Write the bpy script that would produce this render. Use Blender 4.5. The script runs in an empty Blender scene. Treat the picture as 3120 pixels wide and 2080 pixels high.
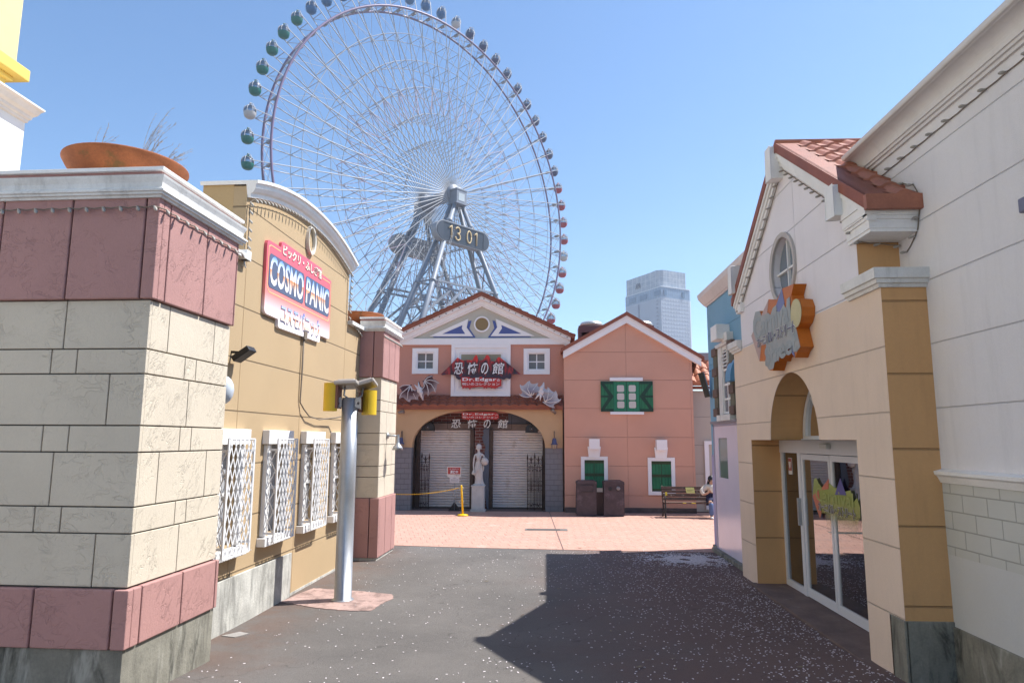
import bpy, math, random
from mathutils import Vector, Matrix
from mathutils.geometry import tessellate_polygon
random.seed(7)
S = bpy.context.scene
R = math.radians
# ---------------------------------------------------------------- camera, sky, sun, exposure
H = 2.3
P = math.atan(300/2080.0); YAW = R(2.86); ROLL = 0.0045
cam_d = bpy.data.cameras.new("camera"); cam = bpy.data.objects.new("camera", cam_d)
S.collection.objects.link(cam); S.camera = cam
cam_d.sensor_width = 36.0; cam_d.lens = 36.0*2080/3120; cam_d.clip_start = 0.05; cam_d.clip_end = 5000
fw = Vector((-math.sin(YAW)*math.cos(P), math.cos(YAW)*math.cos(P), math.sin(P)))
rt0 = Vector((math.cos(YAW), math.sin(YAW), 0)); up0 = rt0.cross(fw)
rt = rt0*math.cos(ROLL) + up0*math.sin(ROLL); up = up0*math.cos(ROLL) - rt0*math.sin(ROLL)
cam.matrix_world = Matrix(((rt.x, up.x, -fw.x, 0), (rt.y, up.y, -fw.y, 0), (rt.z, up.z, -fw.z, H), (0, 0, 0, 1)))
SUN = Vector((0.624, 0.20, 1.0)).normalized()
w = bpy.data.worlds.new("World"); S.world = w; w.use_nodes = True
nt = w.node_tree; nt.nodes.clear()
sky = nt.nodes.new('ShaderNodeTexSky'); sky.sky_type = 'NISHITA'; sky.sun_disc = False
sky.sun_elevation = math.asin(SUN.z); sky.sun_rotation = math.atan2(SUN.x, SUN.y)
sky.air_density = 1.0; sky.dust_density = 0.3; sky.ozone_density = 2.0
bg = nt.nodes.new('ShaderNodeBackground'); bg.inputs[1].default_value = 0.115
wo = nt.nodes.new('ShaderNodeOutputWorld')
hs_ = nt.nodes.new('ShaderNodeHueSaturation'); hs_.inputs['Saturation'].default_value = 1.16
nt.links.new(sky.outputs[0], hs_.inputs['Color']); nt.links.new(hs_.outputs[0], bg.inputs[0]); nt.links.new(bg.outputs[0], wo.inputs[0])
sl = bpy.data.lights.new("sun", 'SUN'); sl.energy = 4.8; sl.angle = R(0.5); sl.color = (1.0, 0.972, 0.935)
so = bpy.data.objects.new("sun", sl); S.collection.objects.link(so)
so.rotation_euler = SUN.to_track_quat('Z', 'Y').to_euler(); so.location = (20, 10, 40)
vs = S.view_settings; vs.view_transform = 'Standard'; vs.look = 'None'; vs.gamma = 1.0; vs.exposure = 0.88
S.cycles.max_bounces = 8; S.cycles.diffuse_bounces = 4; S.cycles.transparent_max_bounces = 16

# ---------------------------------------------------------------- materials
def srgb(r, g, b):
    f = lambda c: (c/255/12.92 if c/255 <= 0.04045 else ((c/255+0.055)/1.055)**2.4)
    return (f(r), f(g), f(b))
MC = {}
def N(nt, t, **k):
    n = nt.nodes.new(t)
    for a, b in k.items(): setattr(n, a, b)
    return n
def mth(nt, op, a, b=None, c=None):
    n = N(nt, 'ShaderNodeMath', operation=op)
    for i, v in enumerate((a, b, c)):
        if v is None: continue
        if hasattr(v, 'links') or hasattr(v, 'is_linked'): nt.links.new(v, n.inputs[i])
        else: n.inputs[i].default_value = v
    return n.outputs[0]
def mixc(nt, fac, a, b, blend='MIX'):
    n = N(nt, 'ShaderNodeMix', data_type='RGBA', blend_type=blend)
    for i, v in ((0, fac), (6, a), (7, b)):
        if hasattr(v, 'is_linked'): nt.links.new(v, n.inputs[i])
        elif isinstance(v, (tuple, list)): n.inputs[i].default_value = (*v[:3], 1)
        else: n.inputs[i].default_value = v
    return n.outputs[2]
def coords(nt):
    tc = N(nt, 'ShaderNodeTexCoord'); sp = N(nt, 'ShaderNodeSeparateXYZ')
    nt.links.new(tc.outputs['Object'], sp.inputs[0]); return tc.outputs['Object'], sp.outputs
def noise(nt, vec, scale, detail=4, rough=.55, stretch=None, dist=0):
    if stretch:
        mp = N(nt, 'ShaderNodeMapping'); mp.inputs['Scale'].default_value = stretch
        nt.links.new(vec, mp.inputs[0]); vec = mp.outputs[0]
    n = N(nt, 'ShaderNodeTexNoise'); n.inputs['Scale'].default_value = scale
    n.inputs['Detail'].default_value = detail; n.inputs['Roughness'].default_value = rough
    n.inputs['Distortion'].default_value = dist
    nt.links.new(vec, n.inputs[0]); return n.outputs[0]
def ramp(nt, fac, a, b, va=0.0, vb=1.0):
    n = N(nt, 'ShaderNodeMapRange', interpolation_type='SMOOTHSTEP'); n.inputs[1].default_value = a; n.inputs[2].default_value = b
    n.inputs[3].default_value = va; n.inputs[4].default_value = vb
    nt.links.new(fac, n.inputs[0]); return n.outputs[0]
def M(name, col, rough=.75, var=.10, scale=1.5, bump=.15, bscale=60, metal=0.0, joints=None, streak=0.0,
      trowel=0.0, stain=None, spec=0.4, jcol=0.55, brick=None, split=None, alpha=None, grime=0.0):
    """painted / stucco / metal surface. joints = [(axis, period, offset, halfwidth) ...] panel joints cut in the surface"""
    if name in MC: return MC[name]
    m = bpy.data.materials.new(name); m.use_nodes = True; nt = m.node_tree
    bs = nt.nodes['Principled BSDF']; vec, xyz = coords(nt)
    c = tuple(col)
    if split:      # (axis, value, other colour): two paints on one wall
        k = mth(nt, 'GREATER_THAN', xyz[split[0]], split[1]); cc = mixc(nt, k, c, split[2])
    else: cc = mixc(nt, 0.0, c, c)
    n1 = noise(nt, vec, scale, 5, .6); f = ramp(nt, n1, .3, .7, 1-var, 1+var*.6)
    g = N(nt, 'ShaderNodeCombineColor')
    for i in range(3): nt.links.new(f, g.inputs[i])
    cc = mixc(nt, 1.0, cc, g.outputs[0], 'MULTIPLY')
    nf = noise(nt, vec, 45, 3, .7); ff = ramp(nt, nf, .25, .75, 1-var*.55, 1+var*.45)
    g2 = N(nt, 'ShaderNodeCombineColor')
    for i in range(3): nt.links.new(ff, g2.inputs[i])
    cc = mixc(nt, 1.0, cc, g2.outputs[0], 'MULTIPLY')
    if streak:
        ns = noise(nt, vec, 3.0, 6, .65, (2.2, 2.2, .28)); k = ramp(nt, ns, .48, .72, 0, streak)
        cc = mixc(nt, k, cc, tuple(x*.35 for x in c))
    if grime:
        ns = noise(nt, vec, 2.2, 7, .7, (1, 1, .35), .6); k = ramp(nt, ns, .5, .66, 0, grime)
        cc = mixc(nt, k, cc, (.02, .022, .018))
        ns = noise(nt, vec, 3.1, 5, .7, (1.6, 1.6, .3), .4); k = ramp(nt, ns, .55, .72, 0, grime*.8)
        cc = mixc(nt, k, cc, (.44, .43, .37))
    if stain:
        ns = noise(nt, vec, stain[1], 5, .7); k = ramp(nt, ns, stain[2], stain[2]+.12, 0, stain[3]); cc = mixc(nt, k, cc, stain[0])
    hgt = None
    if joints:
        mk = None
        for ax, per, off, hw in joints:
            a = mth(nt, 'SUBTRACT', xyz[ax], off); a = mth(nt, 'DIVIDE', a, per)
            a = mth(nt, 'SUBTRACT', a, mth(nt, 'ROUND', a)); a = mth(nt, 'ABSOLUTE', a); a = mth(nt, 'MULTIPLY', a, per)
            k = ramp(nt, a, hw*.6, hw*1.4, 1, 0); mk = k if mk is None else mth(nt, 'MAXIMUM', mk, k)
        cc = mixc(nt, mth(nt, 'MULTIPLY', mk, .75), cc, tuple(x*jcol for x in c)); hgt = mth(nt, 'MULTIPLY', mk, -.02)
    if brick:      # (ax_u, ax_v, width, height, mortar, colour2, mortar colour, scale of mortar)
        cb = N(nt, 'ShaderNodeCombineXYZ'); nt.links.new(xyz[brick[0]], cb.inputs[0]); nt.links.new(xyz[brick[1]], cb.inputs[1])
        bt = N(nt, 'ShaderNodeTexBrick'); nt.links.new(cb.outputs[0], bt.inputs[0]); bt.inputs['Scale'].default_value = 1
        bt.inputs['Brick Width'].default_value = brick[2]; bt.inputs['Row Height'].default_value = brick[3]; bt.inputs['Mortar Size'].default_value = brick[4]
        bt.inputs['Color1'].default_value = (*c, 1); bt.inputs['Color2'].default_value = (*brick[5], 1); bt.inputs['Mortar'].default_value = (*brick[6], 1)
        bt.inputs['Bias'].default_value = 0
        cc = mixc(nt, 1.0, bt.outputs[0], g.outputs[0], 'MULTIPLY'); hgt = mth(nt, 'MULTIPLY', bt.outputs['Fac'], -.01)
    nt.links.new(cc, bs.inputs['Base Color'])
    bs.inputs['Roughness'].default_value = rough; bs.inputs['Metallic'].default_value = metal; bs.inputs['Specular IOR Level'].default_value = spec
    if bump or hgt is not None or trowel:
        h = mth(nt, 'MULTIPLY', noise(nt, vec, bscale, 4, .65), .004*bump*2)
        if trowel:
            mp = N(nt, 'ShaderNodeMapping'); mp.inputs['Rotation'].default_value = (R(35), 0, 0); nt.links.new(vec, mp.inputs[0])
            t1 = noise(nt, mp.outputs[0], 6, 4, .6, (1, 2.2, .7), .9)
            t1 = mth(nt, 'ABSOLUTE', mth(nt, 'SUBTRACT', t1, .5)); t1 = ramp(nt, t1, 0, .035, 0, 1)
            t1 = mth(nt, 'MULTIPLY', mth(nt, 'SUBTRACT', t1, 1.0), ramp(nt, noise(nt, vec, 2.7, 3), .42, .6, .1, 1.1))
            h = mth(nt, 'ADD', h, mth(nt, 'MULTIPLY', t1, .010*trowel))
            t2 = noise(nt, vec, 14, 3, .6, (1, 1.5, .5), 1.0); h = mth(nt, 'ADD', h, mth(nt, 'MULTIPLY', t2, .012*trowel))
        if hgt is not None: h = mth(nt, 'ADD', h, hgt)
        bp = N(nt, 'ShaderNodeBump'); bp.inputs['Distance'].default_value = 1.0; bp.inputs['Strength'].default_value = 1.0
        nt.links.new(h, bp.inputs['Height']); nt.links.new(bp.outputs[0], bs.inputs['Normal'])
    MC[name] = m; return m
def glass(name, tint=(.9, .93, .95), rough=.02, alpha=.5):
    if name in MC: return MC[name]
    m = bpy.data.materials.new(name); m.use_nodes = True; nt = m.node_tree; nt.nodes.clear()
    o = N(nt, 'ShaderNodeOutputMaterial'); t = N(nt, 'ShaderNodeBsdfTransparent'); t.inputs[0].default_value = (*tint, 1)
    g = N(nt, 'ShaderNodeBsdfGlossy'); g.inputs['Roughness'].default_value = rough
    fr = N(nt, 'ShaderNodeFresnel'); fr.inputs[0].default_value = 1.5
    f = mth(nt, 'MULTIPLY_ADD', fr.outputs[0], 1.6, alpha); f = mth(nt, 'MINIMUM', f, 1.0)
    mx = N(nt, 'ShaderNodeMixShader'); nt.links.new(f, mx.inputs[0]); nt.links.new(t.outputs[0], mx.inputs[1]); nt.links.new(g.outputs[0], mx.inputs[2])
    nt.links.new(mx.outputs[0], o.inputs[0]); MC[name] = m; return m
def gradmat(name, ax, stops, rough=.4):
    """printed colour bands along a world axis: stops = [(coordinate, colour)...]"""
    m = bpy.data.materials.new(name); m.use_nodes = True; nt = m.node_tree; bs = nt.nodes['Principled BSDF']; vec, xyz = coords(nt)
    cr = N(nt, 'ShaderNodeValToRGB'); lo, hi = stops[0][0], stops[-1][0]
    mr = N(nt, 'ShaderNodeMapRange'); mr.inputs[1].default_value = lo; mr.inputs[2].default_value = hi; nt.links.new(xyz[ax], mr.inputs[0]); nt.links.new(mr.outputs[0], cr.inputs[0])
    e = cr.color_ramp.elements; e[0].position = 0; e[0].color = (*stops[0][1], 1); e[1].position = 1; e[1].color = (*stops[-1][1], 1)
    for v, c in stops[1:-1]:
        q = e.new((v-lo)/(hi-lo)); q.color = (*c, 1)
    nt.links.new(cr.outputs[0], bs.inputs['Base Color']); bs.inputs['Roughness'].default_value = rough; return m

# ---------------------------------------------------------------- mesh helpers
FR = [None]        # current frame: maps builder coordinates to world
def wpt(p):
    return FR[0](p) if FR[0] else Vector(p)
class MB:
    def __init__(s): s.v = []; s.f = []; s.m = []; s.s = []
    def add(s, vs, fs, mi=0, sm=False):
        b = len(s.v); s.v += [wpt(p) for p in vs]
        for f in fs: s.f.append([b+i for i in f]); s.m.append(mi); s.s.append(sm)
        return s
    def box(s, x0, x1, y0, y1, z0, z1, mi=0):
        vs = [(x, y, z) for x in (x0, x1) for y in (y0, y1) for z in (z0, z1)]
        return s.add(vs, [(0,1,3,2), (4,6,7,5), (0,4,5,1), (2,3,7,6), (0,2,6,4), (1,5,7,3)], mi)
    def obox(s, c, u, v, n, mi=0):
        c, u, v, n = map(Vector, (c, u, v, n)); vs = [c+a*u+b*v+d*n for a in (-1,1) for b in (-1,1) for d in (-1,1)]
        return s.add(vs, [(0,1,3,2), (4,6,7,5), (0,4,5,1), (2,3,7,6), (0,2,6,4), (1,5,7,3)], mi)
    def bar(s, a, b, wd, ht=None, mi=0, up=(0,0,1)):
        a, b = Vector(a), Vector(b); d = (b-a); L = d.length
        if L < 1e-6: return s
        d /= L; u = Vector(up)
        if abs(d.dot(u)) > .95: u = Vector((0,1,0)) if abs(d.y) < .9 else Vector((1,0,0))
        x = d.cross(u).normalized(); y = x.cross(d); ht = ht or wd
        return s.obox((a+b)/2, x*wd/2, y*ht/2, d*L/2, mi)
    def prism(s, loops, fn, d0, d1, mi=0, mcap=None):
        """polygon with holes (list of 2-D loops), mapped by fn(a,b,depth), thickness d0..d1"""
        if not isinstance(loops[0][0], (tuple, list)): loops = [loops]
        flat = [p for l in loops for p in l]
        tri = tessellate_polygon([[Vector((p[0], p[1], 0)) for p in l] for l in loops]); n = len(flat)
        vs = [fn(a, b, d0) for a, b in flat] + [fn(a, b, d1) for a, b in flat]
        cap = [tuple(t) for t in tri]; fs = cap + [tuple(n+i for i in reversed(t)) for t in tri]
        s.add(vs, fs, mi if mcap is None else mcap)
        b = len(s.v) - 2*n; k = 0
        for l in loops:
            for i in range(len(l)):
                j = (i+1) % len(l); s.f.append([b+k+i, b+k+j, b+n+k+j, b+n+k+i]); s.m.append(mi); s.s.append(False)
            k += len(l)
        return s
    def tube(s, pts, r, n=8, mi=0, cap=True):
        pts = [Vector(p) for p in pts]; rs = r if isinstance(r, (list, tuple)) else [r]*len(pts)
        vs = []; prev = None
        for i, p in enumerate(pts):
            d = (pts[min(i+1, len(pts)-1)] - pts[max(i-1, 0)])
            d = d.normalized() if d.length > 1e-9 else Vector((0,0,1))
            if prev is None:
                a = Vector((0,0,1)) if abs(d.z) < .9 else Vector((1,0,0)); x = d.cross(a).normalized()
            else:
                x = prev - d*prev.dot(d); x = x.normalized() if x.length > 1e-6 else d.orthogonal().normalized()
            prev = x; y = d.cross(x)
            vs += [p + (x*math.cos(2*math.pi*k/n)+y*math.sin(2*math.pi*k/n))*rs[i] for k in range(n)]
        fs = [(i*n+k, i*n+(k+1) % n, (i+1)*n+(k+1) % n, (i+1)*n+k) for i in range(len(pts)-1) for k in range(n)]
        if cap: fs += [tuple(range(n-1, -1, -1)), tuple((len(pts)-1)*n+k for k in range(n))]
        return s.add(vs, fs, mi, n > 5)
    def lathe(s, prof, c, n=24, mi=0, ax=None):
        """prof = [(radius, height)...] about axis (default z) through c"""
        c = Vector(c); az = Vector(ax or (0,0,1)).normalized(); x = az.orthogonal().normalized(); y = az.cross(x)
        vs = [c + (x*math.cos(2*math.pi*k/n)+y*math.sin(2*math.pi*k/n))*r + az*h for r, h in prof for k in range(n)]
        fs = [(i*n+k, i*n+(k+1) % n, (i+1)*n+(k+1) % n, (i+1)*n+k) for i in range(len(prof)-1) for k in range(n)]
        return s.add(vs, fs, mi, True)
    def ball(s, c, r, n=12, mi=0, sc=(1,1,1)):
        c = Vector(c); vs = []; fs = []; m = max(4, n//2)
        for i in range(m+1):
            t = math.pi*i/m
            for k in range(n):
                a = 2*math.pi*k/n; vs.append(c + Vector((math.sin(t)*math.cos(a)*r*sc[0], math.sin(t)*math.sin(a)*r*sc[1], math.cos(t)*r*sc[2])))
        fs = [(i*n+k, i*n+(k+1) % n, (i+1)*n+(k+1) % n, (i+1)*n+k) for i in range(m) for k in range(n)]
        return s.add(vs, fs, mi, True)
    def build(s, name, mat, parent=None, bevel=0.0, sm=False):
        me = bpy.data.meshes.new(name); me.from_pydata([tuple(v) for v in s.v], [], s.f)
        for mm in (mat if isinstance(mat, (list, tuple)) else [mat]): me.materials.append(mm)
        for p, mi, ss in zip(me.polygons, s.m, s.s): p.material_index = mi; p.use_smooth = ss or sm
        me.validate(); me.update()
        o = bpy.data.objects.new(name, me); S.collection.objects.link(o)
        if parent is not None:
            o.parent = parent
            if parent.type == 'EMPTY': o.location = -parent.location
        if bevel:
            b = o.modifiers.new("bevel", 'BEVEL'); b.width = bevel; b.segments = 2; b.limit_method = 'ANGLE'; b.angle_limit = R(40)
        return o
def thing(name, label, cat, loc, group=None):
    o = bpy.data.objects.new(name, None); S.collection.objects.link(o); o.empty_display_size = .2
    o.location = wpt(loc); o['label'] = label; o['category'] = cat
    if group: o['group'] = group
    return o
def tag(o, label, cat, group=None, kind=None):
    o['label'] = label; o['category'] = cat
    if group: o['group'] = group
    if kind: o['kind'] = kind
    return o
def struct(o): o['kind'] = 'structure'; return o
def ptag(o, label): o['label'] = label; return o
def copy_tree(o, parent=None, off=None):
    c = o.copy(); S.collection.objects.link(c)
    if parent is not None: c.parent = parent
    elif off is not None: c.location = o.location + Vector(off)
    for ch in list(o.children): copy_tree(ch, c)
    return c
PX = lambda x, sg=1: (lambda a, b, d: (x+d*sg, a, b))
PY = lambda y, sg=1: (lambda a, b, d: (a, y+d*sg, b))
PZ = lambda z: (lambda a, b, d: (a, b, z+d))
def rect(a0, a1, b0, b1): return [(a0, b0), (a1, b0), (a1, b1), (a0, b1)]
def arc(c, r, a0, a1, n, ry=None):
    ry = ry or r
    return [(c[0]+r*math.cos(R(a0+(a1-a0)*i/n)), c[1]+ry*math.sin(R(a0+(a1-a0)*i/n))) for i in range(n+1)]
def text(mb, body, box, fn, depth, bold=0.0, mi=0, shear=0.0, skew=None, spacing=1.0):
    """add lettering fitted to box=(u0,u1,v0,v1); fn(u,v,d) -> point. skew=(du) raises v along u"""
    c = bpy.data.curves.new('lettering', 'FONT'); c.body = body; c.size = 1; c.offset = bold; c.shear = shear; c.space_character = spacing
    c.extrude = 0.5; c.resolution_u = 3
    o = bpy.data.objects.new('lettering', c); S.collection.objects.link(o)
    dg = bpy.context.evaluated_depsgraph_get(); me = bpy.data.meshes.new_from_object(o.evaluated_get(dg))
    xs = [v.co.x for v in me.vertices]; ys = [v.co.y for v in me.vertices]
    x0, x1, y0, y1 = min(xs), max(xs), min(ys), max(ys); u0, u1, v0, v1 = box
    vs = []
    for v in me.vertices:
        u = u0+(v.co.x-x0)/(x1-x0)*(u1-u0); q = v0+(v.co.y-y0)/(y1-y0)*(v1-v0)
        if skew: q += skew*(u-u0)
        vs.append(fn(u, q, (v.co.z+.5)*depth))
    mb.add(vs, [tuple(p.vertices) for p in me.polygons], mi)
    bpy.data.objects.remove(o); bpy.data.curves.remove(c); bpy.data.meshes.remove(me); return mb
def moulding(mb, prof, fn, a0, a1, mi=0, m0=0.0, m1=0.0):
    """prof = [(out, up)...] closed polygon swept from a0 to a1; fn(out, along, up). m0/m1 = mitre: ends shift with 'out'"""
    n = len(prof)
    vs = [fn(o, a0-m0*o, u) for o, u in prof] + [fn(o, a1+m1*o, u) for o, u in prof]
    tri = tessellate_polygon([[Vector((o, u, 0)) for o, u in prof]])
    fs = [(i, (i+1) % n, n+(i+1) % n, n+i) for i in range(n)] + [tuple(t) for t in tri] + [tuple(n+i for i in reversed(t)) for t in tri]
    return mb.add(vs, fs, mi)

# ---------------------------------------------------------------- palette
WHITE = M('white paint', (.80, .79, .77), .6, .06, 2, .2, streak=.12)
WHITE_DIRTY = M('weathered white paint', (.70, .69, .66), .65, .10, 3, .3, streak=.35)
CREAM = M('cream stucco blocks', (.61, .535, .42), .85, .04, 1.2, .3, trowel=.30)
PINK = M('pink stucco', (.42, .228, .205), .85, .05, 1.2, .3, trowel=.30)
GROUT = M('dark grout', (.10, .095, .085), .95, .1)
TANW = M('tan stucco wall', (.50, .36, .20), .85, .06, .8, .6, 120, joints=[(2, .66, 0, .008)], jcol=.45)
TANR = M('tan stucco return', (.48, .335, .17), .85, .07, .8, .5, 120)
CONC = M('stained concrete', (.24, .228, .185), .9, .2, 3, .6, 30, streak=.75, grime=.80)
CONCW = M('pale stained concrete', (.52, .51, .46), .9, .2, 3, .6, 30, streak=.75, grime=.45)
RUST = M('rusted steel', (.30, .095, .032), .85, .22, 4, .4, 50, stain=((.10, .07, .02), 3.0, .52, .7))
METAL = M('galvanised steel', (.42, .43, .44), .42, .08, 3, .1, metal=.65)
BLACK = M('black plastic', (.018, .018, .02), .5, .1)
DARK = M('dark interior', (.02, .021, .024), .7, .1)
YELLOW = M('yellow paint', (.78, .52, .03), .45, .05)
CABLE = M('grey brown cable', (.20, .16, .12), .7, .1)
BULB = M('bulb holder', (.36, .33, .29), .5, .1)
GLASSD = M('dark window glass', (.035, .042, .05), .06, .05, bump=0, spec=.9)

# ---------------------------------------------------------------- ground
def zg(y): return 0.0 if y >= 9 else .02*(9-y)**1.6
def asphalt():
    m = bpy.data.materials.new('worn asphalt'); m.use_nodes = True; nt = m.node_tree; bs = nt.nodes['Principled BSDF']; vec, xyz = coords(nt)
    c = mixc(nt, ramp(nt, noise(nt, vec, .55, 5, .6), .35, .65), (.128, .118, .109), (.158, .145, .133))
    k = mth(nt, 'MULTIPLY', ramp(nt, mth(nt, 'ADD', xyz[0], mth(nt, 'MULTIPLY', noise(nt, vec, 1.3, 4), 1.5)), -3.0, -1.7, 1, 0), ramp(nt, noise(nt, vec, 2.0, 5, .7), .35, .6, .2, .75))
    c = mixc(nt, k, c, (.150, .098, .076))
    k = mth(nt, 'MULTIPLY', ramp(nt, mth(nt, 'ADD', xyz[0], mth(nt, 'MULTIPLY', noise(nt, vec, .8, 4), 2.2)), 0.3, 3.2, 0, 1), .8)
    c = mixc(nt, k, c, (.185, .112, .094))  # warm tint on the right: tone of the shaded asphalt put into the colour
    sp = ramp(nt, noise(nt, vec, 260, 2, .8), .30, .70, .62, 1.4)
    g = N(nt, 'ShaderNodeCombineColor')
    for i in range(3): nt.links.new(sp, g.inputs[i])
    c = mixc(nt, 1, c, g.outputs[0], 'MULTIPLY')
    v = N(nt, 'ShaderNodeTexVoronoi'); v.inputs['Scale'].default_value = 90; nt.links.new(vec, v.inputs[0])
    c = mixc(nt, ramp(nt, v.outputs['Distance'], .10, .16, .30, 0), c, (.34, .32, .29))
    # long hairline cracks and one tar seam
    v2 = N(nt, 'ShaderNodeTexVoronoi', feature='DISTANCE_TO_EDGE'); v2.inputs['Scale'].default_value = .33
    ds = N(nt, 'ShaderNodeVectorMath', operation='ADD'); nz = N(nt, 'ShaderNodeTexNoise'); nz.inputs['Scale'].default_value = 2.5; nt.links.new(vec, nz.inputs[0])
    nt.links.new(vec, ds.inputs[0]); nt.links.new(nz.outputs[1], ds.inputs[1]); nt.links.new(ds.outputs[0], v2.inputs[0])
    c = mixc(nt, ramp(nt, v2.outputs['Distance'], .0015, .005, .35, 0), c, (.045, .04, .038))
    nt.links.new(c, bs.inputs['Base Color']); bs.inputs['Roughness'].default_value = .88; bs.inputs['Specular IOR Level'].default_value = .3
    h = mth(nt, 'ADD', mth(nt, 'MULTIPLY', noise(nt, vec, 160, 3, .7), .012), mth(nt, 'MULTIPLY', noise(nt, vec, 3, 3), .02))
    bp = N(nt, 'ShaderNodeBump'); bp.inputs['Distance'].default_value = 1; nt.links.new(h, bp.inputs['Height']); nt.links.new(bp.outputs[0], bs.inputs['Normal'])
    return m
ASPH = asphalt()
g = MB(); ys = [-60, -10, 0, 2, 3, 4, 4.5, 5, 5.5, 6, 6.5, 7, 7.5, 8, 8.5, 9, 30, 120, 2500]; xs = [-2500, -60, -10, 10, 60, 2500]
vs = [(x, y, zg(max(y, 2.0))) for y in ys for x in xs]; nx = len(xs)
g.add(vs, [(j*nx+i, j*nx+i+1, (j+1)*nx+i+1, (j+1)*nx+i) for j in range(len(ys)-1) for i in range(nx-1)])
struct(g.build('road', ASPH, sm=True))
def paving():
    m = bpy.data.materials.new('stamped pink paving'); m.use_nodes = True; nt = m.node_tree; bs = nt.nodes['Principled BSDF']; vec, xyz = coords(nt)
    mp = N(nt, 'ShaderNodeMapping'); mp.inputs['Rotation'].default_value = (0, 0, R(-14)); nt.links.new(vec, mp.inputs[0])
    bt = N(nt, 'ShaderNodeTexBrick'); nt.links.new(mp.outputs[0], bt.inputs[0]); bt.inputs['Scale'].default_value = 1; bt.offset = .5
    bt.inputs['Brick Width'].default_value = .22; bt.inputs['Row Height'].default_value = .42; bt.inputs['Mortar Size'].default_value = .009
    bt.inputs['Color1'].default_value = (.48, .27, .205, 1); bt.inputs['Color2'].default_value = (.51, .295, .225, 1); bt.inputs['Mortar'].default_value = (.235, .135, .105, 1)
    bt.inputs['Mortar'].default_value = (.50, .285, .215, 1)
    c = mixc(nt, mth(nt, 'MULTIPLY', bt.outputs['Fac'], ramp(nt, noise(nt, vec, 4.5, 3), .47, .62, .05, .9)), bt.outputs[0], (.20, .12, .095))
    k = ramp(nt, noise(nt, vec, .8, 6, .7, (.5, 1.6, 1)), .50, .72, 0, .45); c = mixc(nt, k, c, (.35, .25, .215))
    k = ramp(nt, noise(nt, vec, 1.6, 5, .7), .58, .70, 0, .5); c = mixc(nt, k, c, (.60, .43, .36))
    nt.links.new(c, bs.inputs['Base Color']); bs.inputs['Roughness'].default_value = .85
    h = mth(nt, 'ADD', mth(nt, 'MULTIPLY', bt.outputs['Fac'], -.01), mth(nt, 'MULTIPLY', noise(nt, vec, 60, 3), .008))
    bp = N(nt, 'ShaderNodeBump'); bp.inputs['Distance'].default_value = 1; nt.links.new(h, bp.inputs['Height']); nt.links.new(bp.outputs[0], bs.inputs['Normal'])
    return m
PAVE = paving()
p = MB(); p.prism([(-14, 15.9), (-3.34, 15.33), (-1.5, 15.12), (1.0, 14.98), (3.5, 14.92), (14, 14.7), (14, 32), (-14, 32)], PZ(0), -.05, .006)
struct(p.build('pavement', PAVE))
seam = MB(); seam.bar((.36, 14.98, .009), (.10, 22.7, .009), .02, .004); struct(seam.build('pavement_seam', M('dark seam', (.14, .10, .09))))
pt = MB(); pts0 = [(-3.80, 9.97), (-3.62, 10.9), (-3.3, 10.84), (-3.05, 10.80), (-2.75, 10.72), (-2.32, 10.57), (-2.24, 10.35), (-2.34, 9.85), (-2.37, 9.59), (-2.65, 9.54), (-3.0, 9.62), (-3.4, 9.8), (-3.61, 9.90)]
pts = []
for i in range(len(pts0)):
    for k in range(6):
        a_, b_ = pts0[i], pts0[(i+1) % len(pts0)]; t = k/6; j = .018*(k > 0)
        pts.append((a_[0]+(b_[0]-a_[0])*t+random.uniform(-j, j), a_[1]+(b_[1]-a_[1])*t+random.uniform(-j, j)))
pt.prism(pts, PZ(0), -.02, .008); struct(pt.build('concrete_patch', M('pink worn concrete', (.36, .245, .21), .9, .25, 3, .6, 30, stain=((.14, .09, .075), 5, .5, .6))))
dr = thing('drain_cover', 'narrow slotted metal drain cover set flush in the pink paving', 'drain cover', (.0, 18.2, 0))
d = MB(); d.prism([rect(-.55, .55, 18.04, 18.38), rect(-.5, .36, 18.09, 18.33)], PZ(0), .004, .014); d.build('frame', M('drain steel', (.22, .22, .21), .55, .1, metal=.4), dr)
d = MB(); d.box(-.5, .36, 18.09, 18.33, .0065, .008)
for i in range(22): d.box(-.49+i*.039, -.468+i*.039, 18.09, 18.33, .008, .012)
d.build('grate', M('grate steel', (.10, .10, .095), .6, .1), dr)
u = MB(); u.prism([(-3.80, 8.22), (-3.62, 8.17), (-3.52, 8.33), (-3.66, 8.40)], PZ(zg(8.3)), 0, .012)
tag(u.build('manhole_cover', M('utility lid', (.27, .25, .23), .8, .2)), 'small grey square utility lid in the asphalt at the foot of the corner tower', 'utility lid')

# ---------------------------------------------------------------- left-hand buildings (one street front, turned 1.8 degrees)
TH = math.atan(.0307); LO = Vector((-3.80, 10.7, 0)); LU = Vector((math.sin(TH), math.cos(TH), 0)); LN = Vector((math.cos(TH), -math.sin(TH), 0))
LEFT = lambda p: LO + LN*p[0] + LU*p[1] + Vector((0, 0, p[2]))      # (out from wall, along wall, up)
FR[0] = LEFT
GAP = .006
def blocks(mb, face, a0, a1, z0, z1, joints, proud, at, mi=0, sg=1):
    """row of wall blocks between a0..a1 split at joints; face 'x' (front plane at lx=at) or 'y' (plane ly=at)"""
    cuts = [a0]+[j for j in joints if a0 < j < a1]+[a1]
    for c0, c1 in zip(cuts, cuts[1:]):
        u0 = c0+(GAP if c0 != a0 else 0); u1 = c1-(GAP if c1 != a1 else 0)
        if face == 'x': mb.box(at-.03, at+proud, u0, u1, z0+GAP, z1-GAP, mi)
        else: mb.box(u0, u1, at-proud, at+.03, z0+GAP, z1-GAP, mi)
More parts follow.
